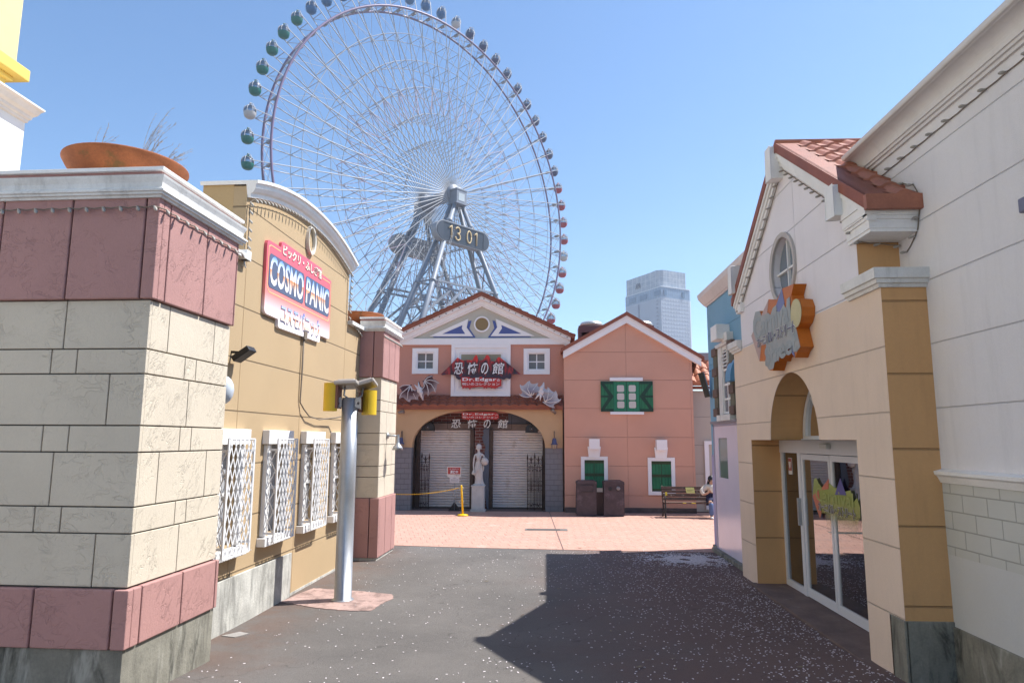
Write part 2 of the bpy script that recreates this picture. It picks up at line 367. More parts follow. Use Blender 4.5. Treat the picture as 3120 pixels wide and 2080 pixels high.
CORN = [(0, 0), (.035, 0), (.04, .02), (.06, .025), (.06, .045), (.075, .05), (.075, .07), (.05, .08), (.035, .10), (.04, .14), (.06, .185), (.065, .205), (0, .205)]
def tower(label, y0, y1, xl, zb, rows, rowj_front, rowj_side, zbase, pbf, pbs, upf, ups):
    t = thing('stone_tower', label, 'tower', (0, (y0+y1)/2, 0), 'block towers at the ends of the tan hall')
    X = .45; tp = 3.52
    b = MB(); b.box(xl, X-.025, y0+.025, y1-.0, -.1, 4.70); b.build('core', GROUT, t)
    if zb > .1:
        b = MB(); b.box(xl, X+.01, y0-.01, y1+.004, -.2, zb); b.build('plinth', CONC, t, .006)
    else:
        b = MB(); b.box(xl, X+.01, y0-.01, y1+.004, -.2, zb); b.build('plinth', CONCW, t, .006)
    b = MB()
    for (z0, z1), jf, js in zip(rows, rowj_front, rowj_side):
        # blocks wrap the corner: the front row owns the corner edge
        cuts = [xl]+[j for j in jf if xl < j < X]+[X]
        for i, (c0, c1) in enumerate(zip(cuts, cuts[1:])):
            b.box(c0+(GAP if i else 0), c1-(GAP if i < len(cuts)-2 else 0), y0, y0+.04, z0+GAP, z1-GAP)
        cuts = [y0+.04]+[j for j in js if y0+.04 < j < y1]+[y1]
        for i, (c0, c1) in enumerate(zip(cuts, cuts[1:])):
            b.box(X-.04, X, c0+(GAP if i else 0.0005), c1-(GAP if i < len(cuts)-2 else 0), z0+GAP, z1-GAP)
    b.build('wall', CREAM, t, .004)
    for nm, z0, z1, jf, js in (('base_band', zb, zbase, pbf, pbs), ('upper_band', tp, 4.47, upf, ups)):
        b = MB(); o = .035
        cuts = [xl]+[j for j in jf if xl < j < X]+[X+o]
        for i, (c0, c1) in enumerate(zip(cuts, cuts[1:])):
            b.box(c0+(GAP*1.3 if i else 0), c1-(GAP*1.3 if i < len(cuts)-2 else 0), y0-o, y0+.04, z0+.004, z1)
        cuts = [y0+.04]+[j for j in js if y0+.04 < j < y1]+[y1+o*.5]
        for i, (c0, c1) in enumerate(zip(cuts, cuts[1:])):
            b.box(X-.04, X+o, c0+(GAP*1.3 if i else 0.0005), c1-(GAP*1.3 if i < len(cuts)-2 else 0), z0+.004, z1)
        b.build(nm, PINK, t, .010)
    b = MB(); z = 4.445
    moulding(b, CORN, lambda o, a, u: (a, y0-.02-o, z+u), xl, X+.02, m1=1)
    moulding(b, CORN, lambda o, a, u: (X+.02+o, a, z+u), y0-.02, y1+.02, m0=1, m1=1)
    b.build('cornice', WHITE_DIRTY, t)
    b = MB(); b.box(xl, X+.025, y0-.025, y1+.025, 4.652, 4.70); b.build('parapet', PINK, t)
    b = MB(); b.box(xl-.02, X+.06, y0-.06, y1+.06, 4.70, 4.735); b.build('coping', WHITE, t, .004)
    return t
rows = [(3.08, 3.52), (2.86, 3.08), (2.41, 2.86), (2.18, 2.41), (1.72, 2.18), (1.50, 1.72), (1.06, 1.50)]
jf = [[-2.9, -1.7, -.33], [-1.9, -1.66, -.43, -.19], [-1.4, .13], [-1.9, -1.66, -.44, -.20], [-1.8, -.32], [-1.9, -1.66, -.44, -.20], [-1.4, .13]]
js = [[-4.6, -3.78], [-4.29, -4.09], [-4.2], [-4.29, -4.09], [-4.6, -3.78], [-4.28, -4.09], [-4.19]]
tower('big near tower of cream blocks with pink bands, wide rusty bowl on top', -4.91, -3.46, -4.0, .57, rows, jf, js, 1.05,
      [-2.5, -1.4, -.35, .35], [-4.75, -4.12, -3.5], [-2.4, -1.01, -.34, .36], [-4.76, -4.10, -3.47])
rows2 = [(3.07, 3.52), (2.85, 3.07), (2.42, 2.85), (2.20, 2.42), (1.78, 2.20), (1.57, 1.78), (1.17, 1.57)]
js2 = [[3.4, 3.8], [3.3, 3.65], [3.2], [3.3, 3.65], [3.1, 3.7], [3.3, 3.65], [3.2]]
tower('smaller far tower of cream blocks with pink bands at the end of the tan wall', 2.72, 3.98, 0.0, .05, rows2, [[]]*7, js2, 1.17, [.30], [3.2, 3.7], [.28], [3.15, 3.6])

# rusty bowls with dry grass
def bowl(label, c, r, h):
    t = thing('planter_bowl', label, 'planter', (c[0], c[1], c[2]-h), 'rusty planter bowls on the towers')
    b = MB(); pr = [(r*.30, -h), (r*.52, -h*.92), (r*.78, -h*.62), (r*.93, -h*.3), (r, -.015), (r*1.0, 0), (r*.97, 0), (r*.9, -h*.3), (0.001, -h*.5)]
    b.lathe(pr, c, 48); b.build('bowl', RUST, t)
    b = MB(); b.lathe([(r*.3, -h-.22), (r*.26, -h-.02), (r*.30, -h+.01)], c, 24); b.build('foot', RUST, t)
    b = MB(); b.lathe([(0.001, -.08), (r*.93, -.075)], c, 24); b.build('soil', M('dry soil', (.10, .07, .045), .95, .3), t)
    return t
FR[0] = None
bowl('wide rusty bowl planter with wispy dry grass on top of the near tower', (-4.38, 6.62, 5.12), .59, .30)
bowl('small rusty bowl planter standing on the far tower', (-3.92, 14.05, 4.90), .50, .24)
STRAW = M('dry straw', (.50, .42, .33), .8, .2, 20)
def grass(label, c, n, hgt, lean):
    b = MB()
    for i in range(n):
        a = random.uniform(0, 6.28); x = c[0]+math.cos(a)*random.uniform(0, .06); y = c[1]+math.sin(a)*random.uniform(0, .06)
        h = hgt*random.uniform(.35, 1.0); lx = lean*random.uniform(.3, 1.3)+random.uniform(-.05, .05); ly = random.uniform(-.05, .05)
        pts = [(x+lx*t*t*1.0, y+ly*t, c[2]+h*t*(1-.18*t)) for t in (0, .25, .5, .75, 1)]
        b.tube(pts, [.0030, .0028, .0024, .0018, .001], 4)
        for k in range(7):      # seed head
            t = random.uniform(.6, 1); q = Vector((x+lx*t*t, y+ly*t, c[2]+h*t*(1-.18*t)))
            e = q+Vector((random.uniform(0, .035), random.uniform(-.02, .02), random.uniform(-.005, .03))); b.tube([q, e], [.0022, .0006], 4)
    return tag(b.build('dry_grass', STRAW), label, 'dry grass', 'tufts of dry grass in the bowls')
grass('tall wispy tuft of dry grass leaning right, near the middle of the wide rusty bowl', (-4.12, 6.52, 5.04), 16, .80, .20)
grass('small thin tuft of dry grass at the left of the wide rusty bowl', (-4.62, 6.45, 5.04), 9, .62, .16)
grass('short scrubby stalks of dry grass at the right of the wide rusty bowl', (-3.98, 6.62, 5.04), 12, .40, .22)
grass('faint tuft of dry grass standing behind the arched tan parapet in front of the wheel', (-4.08, 13.9, 4.84), 16, .45, -.06)
FR[0] = LEFT

# tan hall with arched parapet
hall = thing('amusement_hall', 'tan hall with arched white-trimmed parapet and four latticed windows', 'building', (-2, 0, 0))
RC = 6.85; AC = (-.25, 5.79-RC)
def arcpts(r, a, b, n=28):
    # points on circle of radius r about AC with x running a..b
    return [(a+(b-a)*i/n, AC[1]+math.sqrt(r*r-(a+(b-a)*i/n-AC[0])**2)) for i in range(n+1)]
prof = [(-3.46, -.2), (-3.46, 4.55), (-2.37, 4.55)] + arcpts(RC+.10, -2.37, 1.86) + [(1.86, 4.45), (2.8, 4.45), (2.8, -.2)]
wins = [(-2.48, 'first'), (-1.10, ''), (.24, ''), (1.60, '')]
holes = [rect(c-.27, c+.27, 1.02, 2.22) for c, _ in wins]
b = MB(); b.prism([prof]+holes, PX(0, -1), 0, .18); ob = b.build('wall', M('tan stucco front', (.47, .34, .195), .85, .04, .8, .6, 120, joints=[(2, .66, 0, .009)], jcol=.4), hall)
for y in (-2.27, -.27, 1.76): b = MB(); b.box(0, .002, y-.005, y+.005, .0, 5.4); b.build('panel_seam', M('thin panel seam', (.34, .23, .12), .9), hall)
b = MB(); b.prism([(-2.37, 4.45)]+arcpts(RC+.118, -2.37, 1.86)+[(1.86, 4.45)], PX(-.18, -1), .002, .42); b.box(-6, -.18, -3.4, 2.7, 4.3, 4.42)
b.box(-6, -.62, -3.4, -3.2, 0, 4.4); b.build('parapet_return', TANR, hall)
b = MB(); prof2 = [(0, 0), (.04, 0), (.05, .05), (.085, .07), (.12, .12), (.13, .17), (.16, .18), (.16, .22), (-.62, .22), (-.62, .17), (0, .17)]
A = arcpts(RC, -2.37, 1.86, 32)
vs = []; nn = len(prof2)
for i, (y, z) in enumerate(A):
    d = Vector((y-AC[0], z-AC[1])).normalized()
    for o, u in prof2: vs.append((o, y+d.x*(u-.05), z+d.y*(u-.05)))
fs = [(i*nn+k, i*nn+(k+1) % nn, (i+1)*nn+(k+1) % nn, (i+1)*nn+k) for i in range(len(A)-1) for k in range(nn)] + [tuple(range(nn)), tuple((len(A)-1)*nn+k for k in range(nn))]
b.add(vs, fs); b.build('arched_moulding', WHITE, hall)
for q_ in ((1.86, 2.74, 4.45, 4.52), (-3.42, -2.37, 4.55, 4.62)): b = MB(); b.box(-.5, .10, *q_); b.build('coping', WHITE_DIRTY, hall, .004)
b = MB()
E = [(.0+.17*math.cos(R(a)), .0+.235*math.sin(R(a))) for a in range(0, 360, 12)]; I = [(.0+.135*math.cos(R(a)), .195*math.sin(R(a))) for a in range(0, 360, 12)]
b.prism([[(-.19+x, 5.475+z) for x, z in E], [(-.19+x, 5.475+z) for x, z in I]], PX(0), 0, .05); b.build('oval_frame', M('cream trim', (.66, .62, .54), .6, .05), hall, .012)
b = MB(); b.box(.0, .03, -3.46, -.36, -.2, .63); b.build('plinth', CONCW, hall, .008)
b = MB(); b.box(0, .012, -.36, 2.72, -.2, .035); b.build('wall_foot', CONCW, hall)
LAT = M('white lattice metal', (.74, .74, .74), .5, .03)
for c, _ in wins:
    win = MB(); win.box(.0, .10, c-.42, c+.42, 2.23, 2.42); win.box(0, .12, c-.43, c+.43, .88, .99)
    win.box(.0, .06, c-.36, c-.27, 1.0, 2.22); win.box(.0, .06, c+.27, c+.36, 1.0, 2.22); wo_ = win.build('window', WHITE, hall, .006)
    q = MB(); q.box(-.10, -.09, c-.27, c+.27, 1.02, 2.22); q.build('pane', M('blinded window', (.50, .51, .53), .35, .2, 2, bump=0, spec=.5), wo_)
    q = MB(); q.box(-.09, -.05, c-.02, c+.02, 1.02, 2.22); q.box(-.09, -.06, c-.27, c+.27, 1.6, 1.64); q.build('sash', WHITE, wo_)
    q = MB(); gx0, gx1 = c-.33, c+.33; z0, z1 = .93, 2.30; X0 = .20; t_ = .018
    for a in (gx0, gx1): q.box(X0-t_, X0, a-t_, a+t_, z0, z1)
    for z in (z0, z1): q.box(X0-t_, X0, gx0, gx1, z-t_/2, z+t_/2)
    for sgn in (gx0, gx1): # side rails to the wall
        q.box(.0, X0, sgn-t_/2, sgn+t_/2, z1-.16, z1-.13); q.box(.0, X0, sgn-t_/2, sgn+t_/2, z0+.10, z0+.13); q.box(.015, .045, sgn-.012, sgn+.012, z0+.1, z1-.13)
    def lat(lo, hi, zl, zh, put, px, pz, ww):
        # crossing diagonal slats clipped to the frame
        L = hi-lo; Hh = zh-zl; sl_ = pz/px
        for s_ in (1, -1):
            k = -Hh/sl_-px
            while k < L+Hh/sl_+px:
                # line: a = k + s*(z-zl)/sl
                za, zb_ = zl, zh; a0 = k; a1 = k+s_*(Hh)/sl_
                pts = []
                for tt in [0, 1]+[(lo_-k)/(s_*Hh/sl_) for lo_ in (0, L)]:
                    a = k+s_*tt*Hh/sl_
                    if -1e-6 <= tt <= 1+1e-6 and -1e-6 <= a <= L+1e-6: pts.append((round(a, 4), round(zl+tt*Hh, 4)))
                pts = sorted(set(pts))
                if len(pts) >= 2 and math.dist(pts[0], pts[-1]) > .03: put(lo+pts[0][0], pts[0][1], lo+pts[-1][0], pts[-1][1], ww)
                k += px
    lat(gx0, gx1, z0, z1, lambda a0, b0, a1, b1, ww: q.bar((X0-.01, a0, b0), (X0-.01, a1, b1), ww, .006, up=(1, 0, 0)), .110, .255, .017)
    for sgn in (gx0, gx1):
        lat(.045, X0-.02, z0+.13, z1-.16, lambda a0, b0, a1, b1, ww: q.bar((a0, sgn, b0), (a1, sgn, b1), ww, .006, up=(0, 1, 0)), .12, .27, .012)
    for z in (z0+.005,): 
        for k in range(6): q.bar((.0, gx0+k*.132, z), (X0, gx0+k*.132+.06, z), .012, .006)
    q.build('grille', LAT, wo_)
b = MB(); b.box(0, .06, -.36, -.24, 3.84, 3.97); b.tube([(.03, -.30, 3.86), (.03, -.31, 3.4), (.02, -.31, 2.86), (.05, -.22, 2.76), (.06, -.02, 2.66), (.07, .4, 2.62), (.10, 1.1, 2.67), (.35, 1.6, 2.78)], .011, 6)
b.tube([(.03, -.33, 3.86), (.03, -.33, 2.9)], .007, 5)
tag(b.build('cable', CABLE), 'brown cable dropping from a conduit hood under the sign and sagging along the tan wall', 'cable')
def bulbs(label, pts, n, sag=.012, r=.013, hang=(0, 0, -1), parts=True, obj='lights strung along the eaves'):
    """string of lamp holders; pts polyline"""
    P_ = [wpt(p) for p in pts]; L = [0]
    for a, b_ in zip(P_, P_[1:]): L.append(L[-1]+(b_-a).length)
    def at(s_):
        for i in range(len(P_)-1):
            if s_ <= L[i+1] or i == len(P_)-2:
                k = (s_-L[i])/max(1e-9, L[i+1]-L[i]); return P_[i].lerp(P_[i+1], min(max(k, 0), 1))
    sv = FR[0]; FR[0] = None
    t = thing('string_lights', label, 'string lights', tuple(P_[0]), obj)
    b = MB(); q = []
    for i in range(n):
        s0 = L[-1]*i/(n-1); q.append(at(s0))
        if i < n-1: m = at(L[-1]*(i+.5)/(n-1)); q.append(m+Vector((0, 0, -sag)))
    b.tube(q, .006, 5); b.build('wire', CABLE, t)
    proto = None; h = Vector(hang)
    for i in range(n):
        c = at(L[-1]*i/(n-1))
        if proto is None:
            bb = MB(); bb.lathe([(.0, .0), (r*.75, 0), (r*.8, .022), (r*1.15, .03), (r*1.25, .05), (r*.8, .07), (.0005, .078)], c, 10, ax=h)
            proto = bb.build('bulb', BULB, t); c0 = c; l0 = proto.location.copy()
        else:
            o = proto.copy(); S.collection.objects.link(o); o.location = l0+(c-c0)
    FR[0] = sv; return t
bulbs('bulb string under the white cornice of the near tower, round its corner', [(-3.6, -4.97, 4.36), (.50, -4.97, 4.36), (.50, -3.4, 4.36)], 36, hang=(.5, -.4, -.6))
bulbs('bulb string following the arched parapet of the tan hall', [(.03, -2.33, 4.65), (.03, -2.33, 5.38)] + [(.06, y, z-.07) for y, z in arcpts(RC, -2.28, 1.80, 16)] + [(.03, 1.82, 4.55), (.03, 2.7, 4.36)], 58, .012, hang=(.6, 0, -.8))
bulbs('bulb string under the cornice of the far tower', [(.50, 2.66, 4.36), (.50, 4.0, 4.36)], 12, hang=(.5, 0, -.8))
b = MB(); b.box(0, .09, -2.46, -2.33, 4.55, 4.68); b.tube([(.03, -2.4, 4.55), (.05, -2.42, 4.49), (.03, -2.35, 4.47)], .012, 6)
tag(b.build('junction_box', WHITE, None, .01), 'small white junction box on the tan wall beside the near tower cornice', 'junction box')
fl = thing('floodlight', 'small black floodlight tilted down beside the near tower', 'floodlight', (0, -2.5, 3.33))
b = MB(); b.obox((.16, -2.52, 3.33), (.10, 0, .07), (0, .10, 0), (-.02, 0, .03)); b.build('housing', BLACK, fl, .008)
b = MB(); b.bar((0, -2.52, 3.36), (.14, -2.52, 3.35), .03); b.build('bracket', BLACK, fl)
dm = thing('dome_lamp', 'pale rounded wall lamp peeping out behind the near tower', 'wall lamp', (0, -2.95, 2.85))
b = MB(); b.ball((.15, -2.95, 2.86), .12, 16, sc=(1.0, 1.0, 1.4)); b.build('shade', M('pale blue enamel', (.55, .60, .66), .3, .03), dm)
b = MB(); b.tube([(0, -2.95, 2.98), (.10, -2.95, 2.99)], .02, 8); b.build('arm', METAL, dm)

# sign on the tan hall (drawn on the wall plane; polygon = (along wall, up))
KS = [(8.946, 4.055), (8.933, 4.96), (8.95, 5.0), (8.988, 5.017), (9.381, 5.028), (9.399, 5.097), (9.42, 5.12), (9.464, 5.127), (11.011, 5.128), (11.043, 5.035), (11.469, 5.025), (11.493, 5.005), (11.513, 4.055), (11.50, 4.01), (11.431, 4.003), (11.073, 4.004), (11.065, 3.925), (11.05, 3.89), (10.981, 3.883), (9.459, 3.868), (9.416, 3.889), (9.403, 3.984), (9.018, 3.99), (8.966, 4.01)]
def ky(y): return (y-10.7)*1.0 -.03
sg = thing('sign', 'red and white arcade sign reading COSMO PANIC with Japanese lettering on the tan wall', 'sign', (0, -.5, 4.5))
RED, PKW = srgb(206, 84, 98), srgb(240, 225, 228)
KM = gradmat('printed sign red fade', 2, [(3.88, srgb(245, 240, 240)), (4.05, srgb(243, 222, 222)), (4.28, srgb(232, 140, 132)), (4.6, srgb(222, 100, 105)), (5.13, srgb(212, 98, 116))], .45)
b = MB(); b.prism([(ky(y), z) for y, z in KS], PX(0), .0, .045); b.build('board', KM, sg, .004)
b = MB(); kl = [(9.376, 4.963), (9.046, 4.962), (8.99, 4.93), (8.989, 4.372), (9.062, 4.305), (11.409, 4.305), (11.452, 4.367), (11.455, 4.94), (11.416, 4.975), (11.062, 4.975)]
for a, c in zip(kl, kl[1:]): b.bar((.046, ky(a[0]), a[1]), (.046, ky(c[0]), c[1]), .012, .004, up=(1, 0, 0))
b.build('border_line', M('printed pale yellow', srgb(240, 205, 140), .5, 0, bump=0), sg)
DKG = M('printed slate outline', srgb(88, 98, 122), .5, 0, bump=0)
OUT = PX(.0465)
def dx(x0): return lambda a, b_, d: (x0+d, a, b_)
b = MB()
ch = lambda x0, x1, z0, z1, c=.04: [(x0+c, z0), (x1-c, z0), (x1, z0+c), (x1, z1-c), (x1-c, z1), (x0+c, z1), (x0, z1-c), (x0, z0+c)]
b.prism(ch(ky(9.02), ky(10.28), 4.37, 4.85), dx(.046), 0, .003); b.prism(ch(ky(10.34), ky(11.42), 4.37, 4.85), dx(.046), 0, .003)
text(b, 'コスモパニック', (ky(9.475), ky(11.045), 3.92, 4.24), dx(.0465), .003, .03); b.build('lettering_shadow', DKG, sg)
LG = gradmat('printed chrome lettering', 2, [(4.42, srgb(250, 248, 250)), (4.50, srgb(250, 240, 232)), (4.62, srgb(238, 150, 80)), (4.64, srgb(255, 255, 255)), (4.70, srgb(240, 246, 255)), (4.83, srgb(80, 140, 225))], .4)
b = MB(); text(b, 'COSMO', (ky(9.05), ky(10.25), 4.415, 4.83), dx(.0500), .003, .02, spacing=1.02); text(b, 'PANIC', (ky(10.37), ky(11.39), 4.415, 4.83), dx(.0500), .003, .02, spacing=1.02); b.build('lettering', LG, sg)
LG2 = gradmat('printed katakana fade', 2, [(3.94, srgb(250, 245, 245)), (4.02, srgb(246, 200, 170)), (4.08, srgb(238, 150, 100)), (4.10, srgb(250, 250, 255)), (4.23, srgb(80, 130, 215))], .4)
b = MB(); text(b, 'コスモパニック', (ky(9.48), ky(11.03), 3.945, 4.235), dx(.0500), .003, .018); b.build('lettering', LG2, sg)
b = MB(); text(b, 'ビックリ・ふしぎ館', (ky(9.445), ky(11.015), 4.925, 5.085), dx(.0465), .003, .035); b.build('lettering_shadow', M('printed plum', srgb(150, 80, 95), .5, 0, bump=0), sg)
b = MB(); text(b, 'ビックリ・ふしぎ館', (ky(9.44), ky(11.0), 4.935, 5.09), dx(.0500), .003, .018); b.build('lettering', M('printed cream', srgb(253, 240, 215), .5, 0, bump=0), sg)
# gooseneck lamp on far tower
gl_ = thing('gooseneck_lamp', 'grey gooseneck spot lamp sticking out of the far tower', 'wall lamp', (.45, 3.27, 2.35))
b = MB(); b.lathe([(0, 0), (.06, 0), (.06, .03), (0, .04)], (.45, 3.27, 2.38), 16, ax=wpt((1, 0, 0))-wpt((0, 0, 0))); b.tube([(.47, 3.27, 2.38), (.66, 3.27, 2.37)], .018, 8); b.build('arm', METAL, gl_)
b = MB(); b.lathe([(.028, .05), (.030, -.10), (.045, -.14), (.095, -.20), (.115, -.26), (.10, -.255), (.02, -.15)], (.68, 3.27, 2.35), 20); b.build('shade', METAL, gl_)
fc = thing('floodlight', 'black square floodlight behind the lamp post on the far tower', 'floodlight', (.0, 2.7, 3.2))
b = MB(); b.obox((.22, 2.5, 3.12), (.13, 0, 0), (0, .05, .02), (0, -.02, .10)); b.build('housing', BLACK, fc, .012)
b = MB(); b.obox((.22, 2.444, 3.10), (.11, 0, 0), (0, .003, 0), (0, -.015, .08)); b.build('lens', M('frosted lens', (.5, .5, .46), .3, .05), fc)
b = MB(); b.bar((.22, 2.54, 3.12), (.22, 2.72, 3.2), .03); b.build('bracket', BLACK, fc)
FR[0] = None
# pink curved panel behind far tower
cp = MB(); vs = []
for i in range(17):
    t = i/16; z = 1.55*t; x = -3.63+.085*math.sin(math.pi*t); vs += [(x, 15.9, z), (x-.9, 15.9, z), (x-.9, 16.15, z), (x, 16.15, z)]
fs = [(i*4+k, i*4+(k+1) % 4, (i+1)*4+(k+1) % 4, (i+1)*4+k) for i in range(16) for k in range(4)] + [(0, 1, 2, 3), (64, 65, 66, 67)]
cp.add(vs, fs); tag(cp.build('bulging_panel', M('mauve plastic', (.50, .30, .42), .4, .05)), 'mauve bulging panel just showing behind the far tower', 'panel')

# lamp post with yellow drums and floodlights
lp = thing('lamp_post', 'thick grey steel post carrying two yellow drums and two floodlights', 'lamp post', (-2.94, 10.16, 0))
b = MB(); c = Vector((-2.94, 10.16, 0)); b.lathe([(.155, .008), (.155, .02), (.124, .022), (.122, 1.5), (.120, 2.915), (0, 2.92)], c, 40); b.build('pole', METAL, lp)
DR = [(-3.20, 10.10, 2.715, 3.13, .125, 'left'), (-2.70, 10.30, 2.67, 3.04, .125, 'right')]
HB = M('brown housing', (.22, .10, .07), .6, .1)
for x, y, z0, z1, r, _ in DR:
    b = MB(); q = arc((0, 0), r, -180 if _ == 'left' else -90, 0 if _ == 'left' else 90, 20) if False else None
    a0 = 95 if _ == 'left' else -75
    prof = [(x+r*math.cos(R(a0+230*i/24)), y+r*math.sin(R(a0+230*i/24))) for i in range(25)]
    b.prism(prof, PZ(0), z0, z1); b.build('drum', YELLOW, lp, .004)
    bx_ = MB(); d_ = 1 if _ == 'left' else -1
    bx_.box(x+(.075 if d_ > 0 else -.13), x+(.115 if d_ > 0 else -.09), y-.10, y+.12, z0+.04, z1-.03); bb = bx_.build('back_box', HB, lp, .005)
for sx in (-1, 1):
    b = MB(); b.prism([[(0, 2.78), (.09, 2.74), (.09, 2.91), (.02, 2.92), (0, 2.88)], [(.05+.016*math.cos(R(a)), 2.83+.022*math.sin(R(a))) for a in range(0, 360, 45)]],
            lambda a, z, d, sx=sx: (-2.94+sx*(.10+a), 10.06+d, z), 0, .012); b.build('bracket', METAL, lp, .003)
FH = M('beige cast housing', (.46, .42, .37), .55, .08)
for (cx_, cy_, cz_, a) in ((-2.97, 10.10, 3.11, 4), (-2.73, 10.22, 3.115, 26)):
    u = Vector((math.cos(R(a)), 0, math.sin(R(a))*.6)); v = Vector((0, 1, -.25)).normalized()*.12; n = u.cross(v).normalized()
    u *= 1.2; v *= 1.25; b = MB(); b.obox(Vector((cx_, cy_, cz_)), u*.145, v, n*.030); b.obox(Vector((cx_, cy_, cz_))+n*.035*(1 if n.z > 0 else -1), u*.11, v*.8, n*.02); hd = b.build('floodlight_head', FH, lp, .016)
    b = MB(); b.obox(Vector((cx_, cy_, cz_))-n*.030*(1 if n.z > 0 else -1), u*.11, v*.8, n*.003); b.build('lens', M('amber lens', (.22, .17, .11), .3, .1), hd)
    b = MB(); b.tube([(cx_-.04, cy_, cz_-.03), (cx_-.05, cy_, 2.95), (cx_*.5-1.47, 10.14, 2.90)], .014, 6); b.build('yoke', METAL, lp)

# far left: white building with yellow superstructure
wb = thing('white_building', 'bright white building edge with a heavy moulded cornice at the far left', 'building', (-9.9, 6, 0))
b = MB(); b.box(-16, -10.02, -4, 11.95, 0, 8.40); b.build('wall', M('bright white wall', (.80, .80, .79), .7, .03), wb)
b = MB(); BC = [(0, 0), (.06, .02), (.08, .12), (.14, .16), (.16, .26), (.26, .34), (.34, .50), (.42, .56), (.42, .62), (-.5, .62), (-.5, 0)]
moulding(b, BC, lambda o, a, u: (-10.02+o*.68, a, 8.30+u*.50), -4, 11.95, m1=.3); b.build('cornice', WHITE, wb)
ys_ = thing('yellow_superstructure', 'pale yellow boxy structure on the roof of the white building at the far left', 'building', (-10.5, 6, 8.8))
YL = M('pale yellow paint', (.80, .66, .28), .6, .03)
b = MB(); b.box(-16, -10.38, -4, 12.0, 9.42, 15.5); b.build('wall', YL, ys_)
b = MB(); b.box(-16, -10.10, -4, 12.05, 9.19, 9.43); b.box(-15, -10.26, -3.8, 11.85, 9.10, 9.19); b.build('ledge', M('yellow ledge paint', (.74, .53, .12), .6, .05), ys_, .02)
b = MB(); b.box(-10.48, -10.34, 11.55, 11.75, 8.55, 9.11); b.build('post', M('yellow ledge paint', (0, 0, 0)), ys_)

# ---------------------------------------------------------------- haunted house
MAUVE = M('mauve rendered wall', (.55, .265, .20), .85, .06, .7, .5, 100)
ROSE = M('rose rendered wall', (.63, .335, .24), .85, .05, .7, .5, 100, joints=[(2, .93, .55, .005), (0, 2.08, .57, .004)], jcol=.9)
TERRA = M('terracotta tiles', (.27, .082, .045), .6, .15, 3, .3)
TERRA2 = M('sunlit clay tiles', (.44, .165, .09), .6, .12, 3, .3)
OCHRE = M('ochre rendered arch', (.55, .36, .20), .85, .08, 1, .5, 100)
GREYB = M('painted grey block', (.20, .20, .215), .85, .05, 2, .3, brick=(0, 2, .26, .17, .006, (.21, .205, .22), (.14, .14, .15)))
SAND = M('sand panel', (.36, .32, .22), .85, .05)
BLUEP = M('cobalt blue paint', (.075, .11, .32), .6, .06)
BRIQ = M('dark red brick print', (.16, .045, .035), .85, .15, 3, .3, brick=(0, 2, .30, .10, .012, (.12, .035, .03), (.24, .19, .17)))
OLDW = M('dark old wood', (.085, .055, .04), .7, .35, 6, .5, streak=.3)
SLATB = M('slate blue panel', (.12, .135, .17), .8, .15)
SHUT = M('grey roller shutter', (.68, .64, .61), .55, .06, 2, .2, stain=((.36, .27, .19), 2.0, .55, .45), streak=.12)
YW = 23.1; YA = 22.8
hh = thing('haunted_house', 'mauve haunted attraction with gabled pediment, wide tan arch and two grey roller shutters', 'building', (-2.2, YW, 0))
LIPS = M('white trim', (.84, .82, .83), .6, .04)
# upper wall with window openings, gable
wl, wr = -5.35, .66
gab = [(wl, 3.2), (wr, 3.2), (wr, 5.75), (-2.19, 7.10), (wl, 5.62)]
wh = [rect(-4.46, -3.84, 4.62, 5.27), rect(-.64, -.02, 4.60, 5.25)]
b = MB(); b.prism([gab]+wh, PY(YW), 0, .25); b.box(wl, wr, 23.8, 29, 0, 5.6); b.box(wl, wr, YW+.25, 23.8, 3.4, 5.6); b.build('wall', MAUVE, hh)
for cx_, cz_ in ((-4.13, 4.965), (-.31, 4.945)):
    w_ = MB(); w_.prism([rect(cx_-.445, cx_+.445, cz_-.44, cz_+.44), rect(cx_-.31, cx_+.31, cz_-.31, cz_+.31)], PY(YW-.045), 0, .05)
    w_.prism([rect(cx_-.31, cx_+.31, cz_-.31, cz_+.31), rect(cx_-.265, cx_+.265, cz_-.255, cz_+.265)], PY(YW-.01), 0, .12); wf = w_.build('window', LIPS, hh, .004)
    q = MB(); q.box(cx_-.27, cx_+.27, YW+.11, YW+.12, cz_-.26, cz_+.27); q.build('pane', M('frosted dark glass', (.16, .155, .16), .2, .1, bump=0), wf)
    q = MB(); q.box(cx_-.018, cx_+.018, YW+.08, YW+.115, cz_-.26, cz_+.265); q.box(cx_-.265, cx_+.265, YW+.085, YW+.117, cz_-.018, cz_+.018); q.box(cx_-.28, cx_+.28, YW-.0, YW+.1, cz_-.30, cz_-.262); q.build('sash', LIPS, wf)
